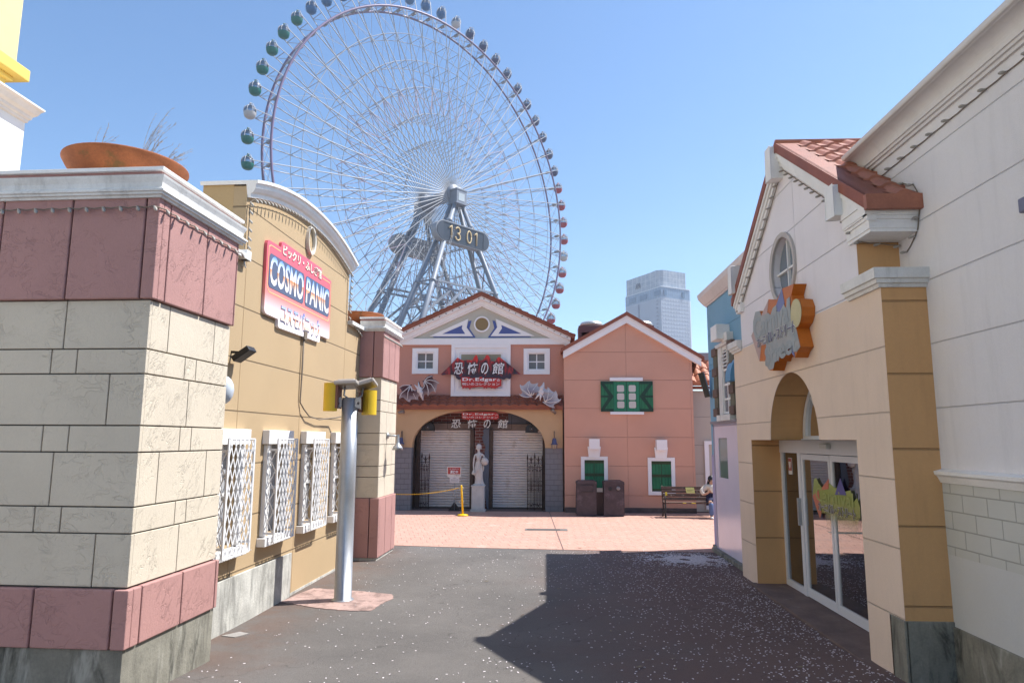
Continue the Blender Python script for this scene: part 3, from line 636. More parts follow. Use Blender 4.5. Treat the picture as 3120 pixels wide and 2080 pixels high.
# pediment
ped = [(-4.62, 5.735), (.20, 5.735), (-2.18, 6.84)]
b = MB(); b.prism(ped, PY(YW-.03), 0, .04); b.build('pediment_panel', M('pale stone paint', (.50, .48, .42), .85, .06), hh)
b = MB(); b.box(-5.3, wr+.03, YW-.09, YW+.02, 5.52, 5.735); b.build('frieze', LIPS, hh, .01)
b = MB()
RA = (-2.19, 7.30); RLp = (-5.45, 5.80); RRp = (.98, 5.80)
def rake(mb, a, c, w0, w1, y0, y1, mi=0):
    """board below line a->c between offsets w0..w1 (measured straight down)"""
    mb.prism([(a[0], a[1]-w0), (c[0], c[1]-w0), (c[0], c[1]-w1), (a[0], a[1]-w1)], PY(0), y0, y1, mi)
for c in (RLp, RRp):
    rake(b, RA, (RA[0]+(c[0]-RA[0])*.955, RA[1]+(c[1]-RA[1])*.955), .13, .24, YW-.30, YW)
    rake(b, RA, (RA[0]+(c[0]-RA[0])*.95, RA[1]+(c[1]-RA[1])*.95), .24, .40, YW-.17, YW)
    rake(b, RA, (RA[0]+(c[0]-RA[0])*.945, RA[1]+(c[1]-RA[1])*.945), .40, .46, YW-.12, YW)
b.build('rake_moulding', LIPS, hh)
b = MB()
for c in (RLp, RRp):
    rake(b, RA, c, -.0, .135, YW-.36, YW+5.5)
    for k in range(14):
        t0 = k/14; t1 = (k+1.1)/14; q0 = (RA[0]+(c[0]-RA[0])*t0, RA[1]+(c[1]-RA[1])*t0); q1 = (RA[0]+(c[0]-RA[0])*min(t1, 1.02), RA[1]+(c[1]-RA[1])*min(t1, 1.02))
        b.prism([(q0[0], q0[1]+.0), (q1[0], q1[1]+.035), (q1[0], q1[1]-.02), (q0[0], q0[1]-.02)], PY(0), YW-.38, YW-.1)
b.build('roof', TERRA, hh)
rb = MB()
for c in (RLp, RRp):
    for k in range(14): t = (k+.4)/14.6; rb.lathe([(0, 0), (.018, 0), (.018, .03), (0, .035)], (RA[0]+(c[0]-RA[0])*t, YW-.30, RA[1]+(c[1]-RA[1])*t-.19), 8, ax=(0, -1, 0))
rb.build('bulb_row', M('dark bulb', (.12, .10, .09), .5), hh)
b = MB(); cc = (-2.19, 6.23); b.prism([arc(cc, .275, 0, 360, 40)[:-1], arc(cc, .225, 0, 360, 40)[:-1]], PY(YW-.07), 0, .05); b.build('ring_trim', LIPS, hh)
b = MB(); b.prism(arc(cc, .226, 0, 360, 40)[:-1], PY(YW-.045), 0, .02); b.build('roundel', M('ochre roundel', (.26, .185, .09), .8, .06), hh)
def mir(p): return [(2*-2.19-x, z) for x, z in reversed(p)]
tri = [(-4.00, 5.815), (-2.66, 6.42), (-2.72, 6.12), (-2.50, 5.815)]; tin = [(-3.56, 5.895), (-2.86, 6.20), (-2.88, 6.08), (-2.76, 5.895)]
strip = [(-3.84, 5.805), (-3.88, 5.775), (-2.40, 5.765), (-2.62, 6.09), (-2.55, 6.36), (-2.65, 6.34), (-2.71, 6.12), (-2.48, 5.805)]
for f in (lambda p: p, mir): b = MB(); b.prism([f(tri), f(tin)], PY(YW-.06), 0, .03); b.build('triangle_trim', LIPS, hh)
for f in (lambda p: p, mir): b = MB(); b.prism([f(tin)], PY(YW-.05), 0, .02); b.build('triangle_inlay', BLUEP, hh); b = MB(); b.prism([f(strip)], PY(YW-.046), 0, .016); b.build('blue_border', BLUEP, hh)
# centre frame
b = MB(); x0, x1, z0, z1 = -3.22, -1.20, 3.76, 5.52
for o_, i_, y_ in ((0, .115, .10), (.115, .20, .055), (.20, .27, .075), (.27, .33, .04)):
    b.prism([rect(x0+o_, x1-o_, z0+o_, z1-o_), rect(x0+i_, x1-i_, z0+i_, z1-i_)], PY(YW-y_), 0, y_+.02)
b.build('sign_frame', LIPS, hh, .005)
b = MB(); b.box(x0+.32, x1-.32, YW-.03, YW-.02, z0+.32, z1-.32); b.build('sign_panel', SAND, hh)
# canopy roof
b = MB(); n = 30; cl, cr = -5.15, .56
def tilewave(mb, x0, x1, y_of, z_of, rows_, per, amp, mi=0):
    m = int((x1-x0)/per*8)
    for r_ in range(rows_):
        vs = []; fs = []
        for e in (0, 1):
            t = (r_+e*1.08)/rows_
            for i in range(m+1):
                x = x0+(x1-x0)*i/m; h = amp*abs(math.sin(math.pi*x/per)) + (0.028 if e else 0.0)
                vs.append((x, y_of(t)-h*.5, z_of(t)+h))
        for i in range(m+1):
            x = x0+(x1-x0)*i/m; vs.append((x, y_of((r_+1.08)/rows_), z_of((r_+1.08)/rows_)-.03))
        fs = [(i, i+1, m+2+i, m+1+i) for i in range(m)] + [(m+1+i, m+2+i, 2*(m+1)+i+1, 2*(m+1)+i) for i in range(m)]
        mb.add(vs, fs, mi)
yo = lambda t: YW-.0-.42*t; zo = lambda t: 3.76-.36*t
tilewave(b, cl+.2, cr-.15, yo, zo, 3, .30, .05)
b.box(cl, cr, YW-.06, YW-.01, 3.74, 3.80)
b.prism([(YW-.01, 3.30), (YW-.46, 3.30), (YW-.46, 3.42), (YW-.01, 3.78)], lambda a, c, d: (cl+d, a, c), 0, .22); b.prism([(YW-.01, 3.30), (YW-.46, 3.30), (YW-.46, 3.42), (YW-.01, 3.78)], lambda a, c, d: (cr-.2+d, a, c), 0, .2)
b.box(cl+.2, cr-.15, YW-.44, YW-.02, 3.30, 3.36); b.build('canopy_roof', TERRA, hh)
# arch wall
al, ar, sp_, at_ = -4.46, -.03, 2.02, 3.29; cxa = (al+ar)/2; hw = (ar-al)/2
AW = []
for i in range(41):
    a = math.pi*(1-i/40); xx = math.cos(a); zz = math.sin(a)
    AW.append((cxa+hw*math.copysign(abs(xx)**.86, xx), sp_+(at_-sp_)*abs(zz)**.92))
outer = [(-5.12, -.05), (al, -.05)] + AW + [(ar, -.05), (.55, -.05), (.55, 3.30), (-5.12, 3.30)]
top = [(-5.12, 2.04), (al, 2.04)] + AW[1:-1] + [(ar, 2.04), (.55, 2.04), (.55, 3.30), (-5.12, 3.30)]
b = MB(); b.prism(top, PY(YA), 0, .30); b.build('arch_wall', OCHRE, hh)
for x0, x1 in ((-5.12, al), (ar, .55)): b = MB(); b.box(x0, x1, YA-.02, YA+.30, -.05, 2.04); b.build('block_pillar', GREYB, hh, .006)
# recess
b = MB(); b.box(al-.3, al-.02, YA+.30, 23.75, 0, 3.3); b.box(ar+.02, ar+.3, YA+.3, 23.75, 0, 3.3); b.box(al-.3, ar+.3, YA+.30, 23.75, 3.32, 3.4); b.build('recess_wall', OLDW, hh)
b = MB(); b.box(al-.3, cxa+.95, 23.60, 23.72, 2.66, 3.35); b.build('brick_header', BRIQ, hh); b = MB(); b.box(-2.42, -2.02, 23.36, 23.7, 0, 3.34); b.build('brick_column', BRIQ, hh)
b = MB(); b.box(cxa+.95, ar+.3, 23.58, 23.72, 2.66, 3.35); pc = [(-2.18, 1.0), (-2.02, .3), (-1.98, 0), (-1.93, 0), (-1.93, 2.75), (-2.04, 2.72), (-2.14, 2.62), (-2.11, 2.5), (-2.17, 2.4), (-2.12, 2.2), (-2.05, 2.1), (-2.1, 1.6)]
b.prism(pc, PY(23.33), 0, .03); b.build('slate_panel', SLATB, hh)
for q_ in ((-4.36, -2.5, 23.50, 23.66, 2.62, 2.86), (-1.94, -.10, 23.50, 23.66, 2.60, 2.84)): b = MB(); b.box(*q_); b.build('lintel_board', M('grey brown board', (.20, .155, .13), .8, .2), hh)
for x in (-4.42, -2.58, -1.93, -.12): b = MB(); b.box(x, x+.13, 23.38, 23.62, 0, 2.66); b.build('timber_post', OLDW, hh, .006)
for x0, x1 in ((-4.29, -2.58), (-1.80, -.12)):
    s_ = MB(); vs = []; m = 30; zt = 2.64
    for i in range(m*6+1):
        z = .05+(zt-.05)*i/(m*6); ph = (i % 6)/6; yy = 23.52 - .022*math.sin(math.pi*ph)**.6
        if i % 6 == 0: yy = 23.545
        vs += [(x0, yy, z), (x1, yy, z)]
    s_.add(vs, [(2*i, 2*i+1, 2*i+3, 2*i+2) for i in range(m*6)]); so_ = s_.build('roller_shutter', SHUT, hh)
    q = MB(); q.box(x0, x1, 23.49, 23.55, .0, .055); q.build('bottom_rail', M('dark rail', (.05, .045, .04), .6), so_)
    q = MB(); q.box((x0+x1)/2-.05, (x0+x1)/2+.05, 23.485, 23.495, .80, .835); q.build('handle', METAL, so_)
b = MB(); b.box(-5.2, .6, 22.72, 24, -.05, .012); struct(b.build('doorstep', M('dark step paving', (.15, .11, .10), .9, .15)))
# signs on the haunted house
HSIGN = [(-3.564, 4.488), (-3.375, 4.66), (-3.186, 4.859), (-2.991, 5.064), (-2.88, 4.993), (-2.816, 4.955), (-2.675, 4.98), (-2.47, 4.973), (-2.439, 5.057), (-2.383, 5.134), (-2.345, 5.153), (-2.312, 5.082), (-2.298, 5.005), (-2.253, 4.96), (-2.125, 4.979), (-2.056, 5.056), (-2.024, 5.133), (-1.98, 5.156), (-1.922, 5.107), (-1.883, 5.03), (-1.869, 4.941), (-1.805, 4.928), (-1.703, 4.934), (-1.666, 5.017), (-1.59, 5.081), (-1.526, 5.043), (-1.334, 4.902), (-1.142, 4.748), (-0.989, 4.621), (-0.85, 4.5), (-1.002, 4.506), (-1.154, 4.493), (-1.16, 4.392), (-1.216, 4.328), (-1.28, 4.354), (-1.331, 4.366), (-1.407, 4.316), (-1.495, 4.335), (-1.597, 4.366), (-1.902, 4.373), (-2.794, 4.366), (-2.87, 4.328), (-2.947, 4.309), (-3.024, 4.354), (-3.051, 4.43), (-3.141, 4.481), (-3.269, 4.494), (-3.436, 4.481), (-3.512, 4.462)]
HRED = [(-2.87, 4.315), (-2.839, 4.392), (-2.769, 4.398), (-2.591, 4.398), (-2.501, 4.354), (-2.412, 4.366), (-2.284, 4.379), (-2.183, 4.411), (-2.106, 4.366), (-1.775, 4.366), (-1.597, 4.354), (-1.495, 4.309), (-1.494, 4.1), (-1.595, 4.062), (-1.696, 4.005), (-1.798, 4.037), (-1.816, 4.001), (-1.849, 4.049), (-1.976, 4.049), (-1.994, 4.005), (-2.026, 4.043), (-2.089, 4.005), (-2.109, 4.062), (-2.281, 4.068), (-2.408, 4.049), (-2.509, 4.036), (-2.566, 3.966), (-2.598, 4.036), (-2.662, 4.049), (-2.687, 4.004), (-2.726, 4.042), (-2.802, 3.998), (-2.829, 4.099)]
HRED2 = [(-2.833, 3.193), (-2.76, 3.222), (-1.693, 3.225), (-1.589, 3.152), (-1.579, 3.034), (-1.661, 2.976), (-1.838, 2.99), (-2.015, 2.945), (-2.193, 2.989), (-2.489, 2.979), (-2.578, 2.944), (-2.667, 2.987), (-2.816, 3.002)]
def bloodmat():
    m = bpy.data.materials.new('printed dripping blood'); m.use_nodes = True; nt = m.node_tree; bs = nt.nodes['Principled BSDF']; vec, xyz = coords(nt)
    n = noise(nt, vec, 2.6, 5, .7, (3.2, 1, .45)); c = mixc(nt, ramp(nt, n, .43, .60), (.018, .004, .014), (.36, .012, .018))
    k = mth(nt, 'ADD', xyz[2], mth(nt, 'MULTIPLY', noise(nt, vec, 7, 3, .6, (1.5, 1, .2)), .5)); c = mixc(nt, ramp(nt, k, 5.12, 5.30), c, (.62, .015, .012))
    c = mixc(nt, ramp(nt, k, 4.70, 4.78, 1, 0), c, (.030, .012, .035))
    nt.links.new(c, bs.inputs['Base Color']); bs.inputs['Roughness'].default_value = .45; return m
hs = thing('sign', 'dark red blood-dripping sign with white brush lettering in the white frame of the haunted house', 'sign', (-2.2, 22.9, 4.3))
b = MB(); b.prism(HSIGN, PY(22.90), 0, .07); b.build('board', bloodmat(), hs)
WL = M('white letter face', (.78, .77, .78), .5, .03, bump=0); BLK = M('dark lettering shadow', (.03, .012, .018), .6, .0, bump=0)
def brush(parent, y, cols, z0, z1, lk):
    b = MB(); sh = MB()
    for ch_, x0, x1 in cols:
        text(b, ch_, (x0, x1, z0, z1), PY(y, -1), .03, .008, shear=.12, skew=.03); text(sh, ch_, (x0-.012, x1+.02, z0-.016, z1+.006), PY(y+.004, -1), .006, .06, shear=.12, skew=.03)
    sh.build('lettering_shadow', BLK, parent); b.build('lettering', WL, parent)
brush(hs, 22.895, [('恐', -3.10, -2.79), ('怖', -2.64, -2.30), ('の', -2.18, -1.94), ('館', -1.80, -1.40)], 4.49, 4.88, 0)
def redsign(label, poly, x0, x1, z0, zm, z1, y):
    t = thing('sign', label, 'sign', ((x0+x1)/2, y, z0), 'red collection signs'); b = MB(); b.prism(poly, PY(y), 0, .05); b.build('board', M('red sign board', (.46, .025, .022), .45, .15, 4, .1), t)
    b = MB(); xm = x1-.11; text(b, 'Dr.Edgar', (x0+.04, xm-.02, zm+.01, z1-.03), PY(y-.004, -1), .012, .022, spacing=1.08); text(b, 'の', (xm, x1-.02, zm+.02, z1-.07), PY(y-.004, -1), .012, .01)
    text(b, '呪いのコレクション', (x0+.04, x1-.03, z0+.02, zm-.015), PY(y-.004, -1), .012, .008); b.build('lettering', WL, t); return t
redsign('red dripping sign reading Dr.Edgar below the big blood sign, up in the white frame', HRED, -2.85, -1.53, 4.09, 4.22, 4.40, 22.875)
redsign('small red sign reading Dr.Edgar hanging under the tan arch above the shutters', HRED2, -2.83, -1.585, 3.0, 3.10, 3.22, 22.95)
b = MB(); sh = MB()
for ch_, x0, x1 in (('恐', -3.17, -2.85), ('怖', -2.62, -2.30), ('の', -2.08, -1.85), ('館', -1.61, -1.26)):
    text(b, ch_, (x0, x1, 2.69, 2.97), PY(22.93, -1), .03, .008, shear=.12, skew=.02); text(sh, ch_, (x0-.012, x1+.018, 2.675, 2.975), PY(22.934, -1), .005, .05, shear=.12, skew=.02)
ls = thing('sign', 'loose white brush letters in a row under the tan arch, above the shutters', 'sign', (-2.2, 22.93, 2.7)); sh.build('lettering_shadow', BLK, ls); b.build('lettering', M('cream letter face', (.62, .60, .55), .5, .05, bump=0), ls)
b = MB(); b.bar((-3.3, 22.96, 2.66), (-1.15, 22.96, 2.66), .02, .012); b.bar((-3.3, 22.96, 2.66), (-3.3, 22.96, 3.1), .012); b.bar((-1.15, 22.96, 2.66), (-1.15, 22.96, 3.1), .012); b.build('hanging_rail', BLACK, ls)
# bats
BATL = [(-4.876, 3.99), (-4.81, 4.049), (-4.728, 4.08), (-4.637, 4.09), (-4.555, 4.076), (-4.51, 4.099), (-4.456, 4.112), (-4.486, 4.049), (-4.452, 3.977), (-4.387, 3.923), (-4.323, 3.918), (-4.279, 3.968), (-4.327, 4.049), (-4.393, 4.138), (-4.318, 4.076), (-4.262, 4.004), (-4.234, 3.977), (-4.24, 4.049), (-4.238, 4.149), (-4.217, 4.221), (-4.192, 4.14), (-4.154, 4.058), (-4.116, 4.013), (-4.071, 4.04), (-4.037, 4.103), (-4.038, 4.158), (-4.062, 4.207), (-4.121, 4.219), (-4.049, 4.253), (-3.996, 4.33), (-3.916, 4.393), (-3.834, 4.42), (-3.743, 4.42), (-3.769, 4.366), (-3.74, 4.285), (-3.649, 4.257), (-3.575, 4.203), (-3.524, 4.153), (-3.592, 4.135), (-3.617, 4.05), (-3.624, 3.941), (-3.663, 3.842), (-3.705, 3.887), (-3.768, 3.887), (-3.831, 3.833), (-3.905, 3.729), (-3.925, 3.788), (-3.967, 3.824), (-4.021, 3.815), (-4.046, 3.743), (-4.052, 3.608), (-4.079, 3.581), (-4.116, 3.635), (-4.159, 3.698), (-4.201, 3.738), (-4.236, 3.706), (-4.244, 3.652), (-4.22, 3.608), (-4.288, 3.612), (-4.37, 3.625), (-4.452, 3.616), (-4.497, 3.58), (-4.5, 3.526), (-4.559, 3.544), (-4.633, 3.598), (-4.699, 3.661), (-4.754, 3.683), (-4.808, 3.67), (-4.843, 3.626), (-4.855, 3.715), (-4.821, 3.796), (-4.778, 3.877), (-4.798, 3.94), (-4.826, 3.976)]
BATR = [(-0.853, 4.118), (-0.808, 4.074), (-0.745, 4.065), (-0.683, 4.11), (-0.611, 4.19), (-0.522, 4.235), (-0.517, 4.172), (-0.45, 4.128), (-0.37, 4.128), (-0.307, 4.15), (-0.249, 4.154), (-0.281, 4.092), (-0.245, 4.029), (-0.183, 4.038), (-0.12, 4.11), (-0.084, 4.181), (-0.053, 4.186), (-0.044, 4.083), (-0.04, 3.985), (0.013, 3.949), (0.049, 3.967), (0.058, 4.029), (0.12, 3.976), (0.174, 3.905), (0.253, 3.86), (0.307, 3.878), (0.316, 3.914), (0.36, 3.834), (0.386, 3.745), (0.377, 3.673), (0.421, 3.62), (0.506, 3.634), (0.447, 3.549), (0.358, 3.496), (0.287, 3.469), (0.252, 3.416), (0.269, 3.372), (0.304, 3.35), (0.225, 3.341), (0.118, 3.371), (0.039, 3.424), (-0.023, 3.477), (-0.112, 3.544), (-0.032, 3.54), (-0.05, 3.637), (-0.085, 3.691), (-0.139, 3.699), (-0.174, 3.637), (-0.188, 3.548), (-0.21, 3.619), (-0.21, 3.708), (-0.183, 3.815), (-0.254, 3.735), (-0.308, 3.672), (-0.383, 3.61), (-0.334, 3.699), (-0.308, 3.788), (-0.299, 3.842), (-0.361, 3.824), (-0.432, 3.806), (-0.468, 3.735), (-0.428, 3.672), (-0.504, 3.681), (-0.611, 3.668), (-0.718, 3.681), (-0.816, 3.725), (-0.888, 3.792), (-0.834, 3.779), (-0.79, 3.806), (-0.772, 3.859), (-0.817, 3.939), (-0.853, 4.029)]
def bat(label, poly, y, wcol, bones, body, arms):
    t = thing('bat_figure', label, 'bat figure', (body[0][0], y, body[0][1]), 'giant bats on the haunted house')
    c0 = Vector((body[0][0], y, body[0][1])); b = MB()
    b.prism(poly, lambda a, c, d: (a, y+d-.10*abs(a-c0.x), c), 0, .05); b.build('wings', wcol, t, .008)
    bone = M('pale bat bone', (.66, .62, .62), .5, .05)
    b = MB()
    for pl in bones:
        pts = [(x, y-.012-.10*abs(x-c0.x), z) for x, z in pl]; b.tube(pts, [.017]+[.013]*(len(pts)-2)+[.007], 6)
    b.build('wing_bones', bone, t)
    b = MB(); b.ball((body[0][0], y-.02, body[0][1]), .1, 14, sc=(.95, .8, 1.15)); b.ball((body[1][0], y-.05, body[1][1]), .075, 14, sc=(.9, .9, 1.1))
    for x, z in arms: b.tube([(body[0][0], y-.03, body[0][1]), ((body[0][0]+x)/2, y-.06, (body[0][1]+z)/2), (x, y-.04, z)], [.04, .035, .008], 8)
    for k in (-1, 1): b.ball((body[1][0]+k*.03, y-.12, body[1][1]+.01), .014, 8)
    b.build('body', bone, t)
def batmat(nm, dark, light, c1, c2, r0, r1):
    m = bpy.data.materials.new(nm); m.use_nodes = True; nt = m.node_tree; bs = nt.nodes['Principled BSDF']; vec, xyz = coords(nt); k = None
    for cx_, cz_ in (c1, c2):
        dxx = mth(nt, 'SUBTRACT', xyz[0], cx_); dzz = mth(nt, 'SUBTRACT', xyz[2], cz_); r_ = mth(nt, 'SQRT', mth(nt, 'ADD', mth(nt, 'MULTIPLY', dxx, dxx), mth(nt, 'MULTIPLY', dzz, dzz)))
        k = r_ if k is None else mth(nt, 'MINIMUM', k, r_)
    k = mth(nt, 'ADD', k, mth(nt, 'MULTIPLY', mth(nt, 'SUBTRACT', noise(nt, vec, 12, 4), .5), .16)); c = mixc(nt, ramp(nt, k, r0, r1), dark, light)
    nt.links.new(c, bs.inputs['Base Color']); bs.inputs['Roughness'].default_value = .5; return m
bat('maroon-winged bat figure on the left above the canopy tiles', BATL, 22.50, batmat('maroon bat wing paint', (.055, .008, .014), (.46, .38, .39), (-4.53, 4.06), (-4.02, 4.22), .20, .62),
    [[(-4.50, 4.08), (-4.63, 4.085), (-4.75, 4.07), (-4.86, 4.0)], [(-4.50, 4.06), (-4.65, 3.93), (-4.78, 3.82), (-4.85, 3.66)], [(-4.50, 4.06), (-4.57, 3.85), (-4.58, 3.62)], [(-4.49, 4.05), (-4.43, 3.88), (-4.30, 3.64)], [(-4.49, 4.06), (-4.42, 3.94), (-4.32, 3.90), (-4.22, 3.86)],
     [(-4.04, 4.22), (-3.93, 4.34), (-3.76, 4.40)], [(-4.03, 4.22), (-3.85, 4.26), (-3.68, 4.23), (-3.54, 4.15)], [(-4.02, 4.21), (-3.80, 4.12), (-3.68, 3.95), (-3.66, 3.86)], [(-4.03, 4.20), (-3.94, 4.08), (-3.89, 3.90), (-3.90, 3.75)], [(-4.05, 4.19), (-4.03, 4.05), (-4.12, 3.93), (-4.20, 3.88)]],
    [(-4.19, 3.93), (-4.13, 3.83)], [(-4.23, 4.19), (-4.36, 4.11), (-4.07, 3.62)])
bat('silver-grey bat figure on the right above the canopy tiles', BATR, 22.45, batmat('silver bat wing paint', (.16, .14, .19), (.52, .52, .55), (-.50, 3.73), (-.03, 3.52), .02, .62),
    [[(-.47, 3.72), (-.65, 3.69), (-.80, 3.73), (-.87, 3.79)], [(-.50, 3.73), (-.62, 3.79), (-.73, 3.86)], [(-.50, 3.73), (-.66, 3.86), (-.82, 3.96), (-.84, 4.09)], [(-.49, 3.74), (-.60, 3.95), (-.54, 4.20)], [(-.48, 3.74), (-.45, 3.90), (-.27, 4.14)], [(-.44, 3.75), (-.36, 3.88), (-.25, 3.97)],
     [(-.05, 3.55), (.05, 3.62), (.08, 3.82), (.07, 4.0)], [(-.03, 3.54), (.18, 3.66), (.32, 3.89)], [(-.04, 3.53), (.15, 3.52), (.35, 3.54), (.49, 3.63)], [(-.10, 3.54), (.08, 3.42), (.28, 3.36)], [(-.05, 3.56), (-.07, 3.72), (-.14, 3.80)]],
    [(-.16, 3.86), (-.14, 3.98)], [(-.07, 4.17), (-.35, 3.63), (-.19, 3.57)])
# spot lamps, speakers, lanterns
def spot(label, x, z, y, ang):
    t = thing('spot_lamp', label, 'spot lamp', (x, y+.2, z)); d_ = Vector((math.cos(R(ang)), -.25, math.sin(R(ang)))).normalized()
    b = MB(); b.lathe([(0, -.10), (.045, -.10), (.055, .02), (.07, .09), (.06, .095), (0, .06)], (x, y, z), 16, ax=d_); b.build('housing', M('bronze housing', (.25, .2, .17), .35, .1, metal=.5), t)
    b = MB(); b.bar((x-.05, y+.02, z+.02), (x-.03, y+.22, z+.16), .016); b.build('bracket', METAL, t)
spot('small spot lamp on the tan arch wall below the left bat', -4.80, 3.20, 22.6, 10); spot('small spot lamp tilted up on the tan arch wall below the right bat', .25, 3.24, 22.6, 135)
for x, z, lb in ((-3.97, 2.70, 'black loudspeaker tucked in the left shoulder of the arch above the left shutter'), (-.48, 2.66, 'black loudspeaker tucked in the right shoulder of the arch above the right shutter')):
    t = thing('loudspeaker', lb, 'loudspeaker', (x, 23.1, z), 'black loudspeakers under the arch'); b = MB(); b.prism([(x-.20, z-.10), (x+.20, z-.10), (x+.20, z+.06), (x+.12, z+.14), (x-.12, z+.14), (x-.20, z+.06)], PY(22.95), 0, .24); b.build('cabinet', BLACK, t, .01)
    b = MB(); b.lathe([(0, 0), (.085, 0), (.09, .006), (0, .01)], (x, 22.95, z+.01), 20, ax=(0, -1, 0)); b.build('cone', M('speaker cone', (.06, .055, .055), .5), t)
    b = MB(); b.lathe([(0, 0), (.018, 0), (.012, .012), (0, .014)], (x, 22.94, z+.01), 10, ax=(0, -1, 0)); b.build('dust_cap', METAL, t); b = MB(); b.bar((x, 23.1, z+.1), (x, 23.4, z+.4), .03); b.build('bracket', BLACK, t)
IND = M('indigo enamel', (.07, .075, .16), .5, .1)
for x, lb in ((-4.79, 'indigo hooded lantern on the left end of the tan arch'), (.27, 'indigo hooded lantern on the right end of the tan arch')):
    t = thing('wall_lantern', lb, 'lantern', (x, 22.8, 2.1), 'hooded lanterns beside the arch'); b = MB(); z = 2.03
    b.lathe([(.045, .34), (.07, .28), (.08, .18), (.125, .13), (.12, .125), (.03, .24)], (x, 22.62, z), 16); b.build('hood', IND, t)
    b = MB(); b.tube([(x, 22.8, z+.30), (x, 22.79, z+.50), (x, 22.74, z+.56), (x, 22.66, z+.53), (x, 22.62, z+.34)], .012, 6); b.build('hook', M('brown iron', (.12, .09, .07), .6), t)
    b = MB(); b.lathe([(.09, .13), (.085, .0), (0, -.005)], (x, 22.62, z), 12); b.build('glass', M('amber lantern glass', (.42, .33, .22), .3, .1), t)
    b = MB()
    for k in range(8): a = k*math.pi/4; b.tube([(x+.095*math.cos(a), 22.62+.095*math.sin(a), z+.13), (x+.09*math.cos(a), 22.62+.09*math.sin(a), z)], .005, 4)
    b.build('cage', IND, t)
# iron gates
IRON = M('rusty dark iron', (.050, .028, .020), .7, .25, 8)
def gate(label, x0, x1, ymid, yside):
    t = tag(None or thing('iron_gate', label, 'gate', (x0, ymid, 0)), label, 'gate', 'ornate iron gates folded back beside the shutters')
    f = lambda u, z: (x0+(x1-x0)*u, ymid+(yside-ymid)*u, z)
    b = MB()
    for u, zt in ((0, 1.82), (.5, 1.90), (1, 1.86)):
        b.tube([f(u, .02), f(u, zt-.1)], .016, 6); b.tube([f(u, zt-.22), f(u, zt-.16), f(u, zt)], [.018, .034, .002], 6)
    for z in (.08, .80, .84, 1.42, 1.56): b.bar(f(0, z), f(1, z), .022, .018)
    b.build('frame', IRON, t)
    b = MB()
    for i in range(1, 10):
        if i == 5: continue
        b.tube([f(i/10, .06), f(i/10, 1.42)], .009, 5)
    b.build('bars', IRON, t)
    b = MB()
    def scroll(cu, cz, r, s_, turn=1.25):
        pts = [f(cu+s_*(r*(1-.55*k/14))*math.cos(math.pi*turn*k/14)/abs(x1-x0), cz+(r*(1-.55*k/14))*math.sin(math.pi*turn*k/14)) for k in range(15)]; b.tube(pts, .008, 5)
    for cu in (.25, .75):
        for s_ in (-1, 1):
            for cz_, r, tn in ((1.46, .055, 1.5), (1.36, .05, -1.5), (.93, .055, 1.5), (.70, .055, -1.5), (.16, .075, 1.5), (1.30, .03, -1.5), (.22, .05, -1.4)): scroll(cu+s_*.055/abs(x1-x0), cz_, r, s_, tn)
        b.tube([f(cu, 1.5), f(cu, 1.68), f(cu, 1.78)], [.012, .03, .003], 6); b.tube([f(cu, .6), f(cu, .66), f(cu, 1.08)], [.004, .012, .004], 6)
        for s_ in (-1, 1): b.tube([f(cu, 1.62), f(cu+s_*.07/abs(x1-x0), 1.69), f(cu+s_*.10/abs(x1-x0), 1.64)], [.014, .012, .004], 5)
    b.build('scrollwork', IRON, t)
gate('ornate rusty iron gate leaf against the left shutter', -4.40, -3.92, 22.98, 23.12)
gate('ornate rusty iron gate leaf against the right shutter', -.13, -.62, 22.98, 23.12)

# ---------------------------------------------------------------- skin-modifier figures
def skin(name, joints, edges, mat, parent, sub=2, root=0):
    """joints = [(x,y,z,rx,ry)...] one continuous skinned surface"""
    me = bpy.data.meshes.new(name); me.from_pydata([j[:3] for j in joints], edges, []); o = bpy.data.objects.new(name, me); S.collection.objects.link(o)
    sk = o.modifiers.new('skin', 'SKIN'); sk.use_smooth_shade = True
    for v, j in zip(me.skin_vertices[0].data, joints): v.radius = (j[3], j[4] if len(j) > 4 else j[3])
    me.skin_vertices[0].data[root].use_root = True
    ss = o.modifiers.new('sub', 'SUBSURF'); ss.levels = sub; ss.render_levels = sub
    dg = bpy.context.evaluated_depsgraph_get(); m2 = bpy.data.meshes.new_from_object(o.evaluated_get(dg)); bpy.data.objects.remove(o)
    m2.materials.clear(); m2.materials.append(mat)
    for p in m2.polygons: p.use_smooth = True
    o = bpy.data.objects.new(name, m2); S.collection.objects.link(o)
    if parent is not None:
        o.parent = parent
        if parent.type == 'EMPTY': o.location = -parent.location
    return o
STONE = M('pale cast stone', (.56, .545, .52), .8, .07, 6, .4, streak=.15)
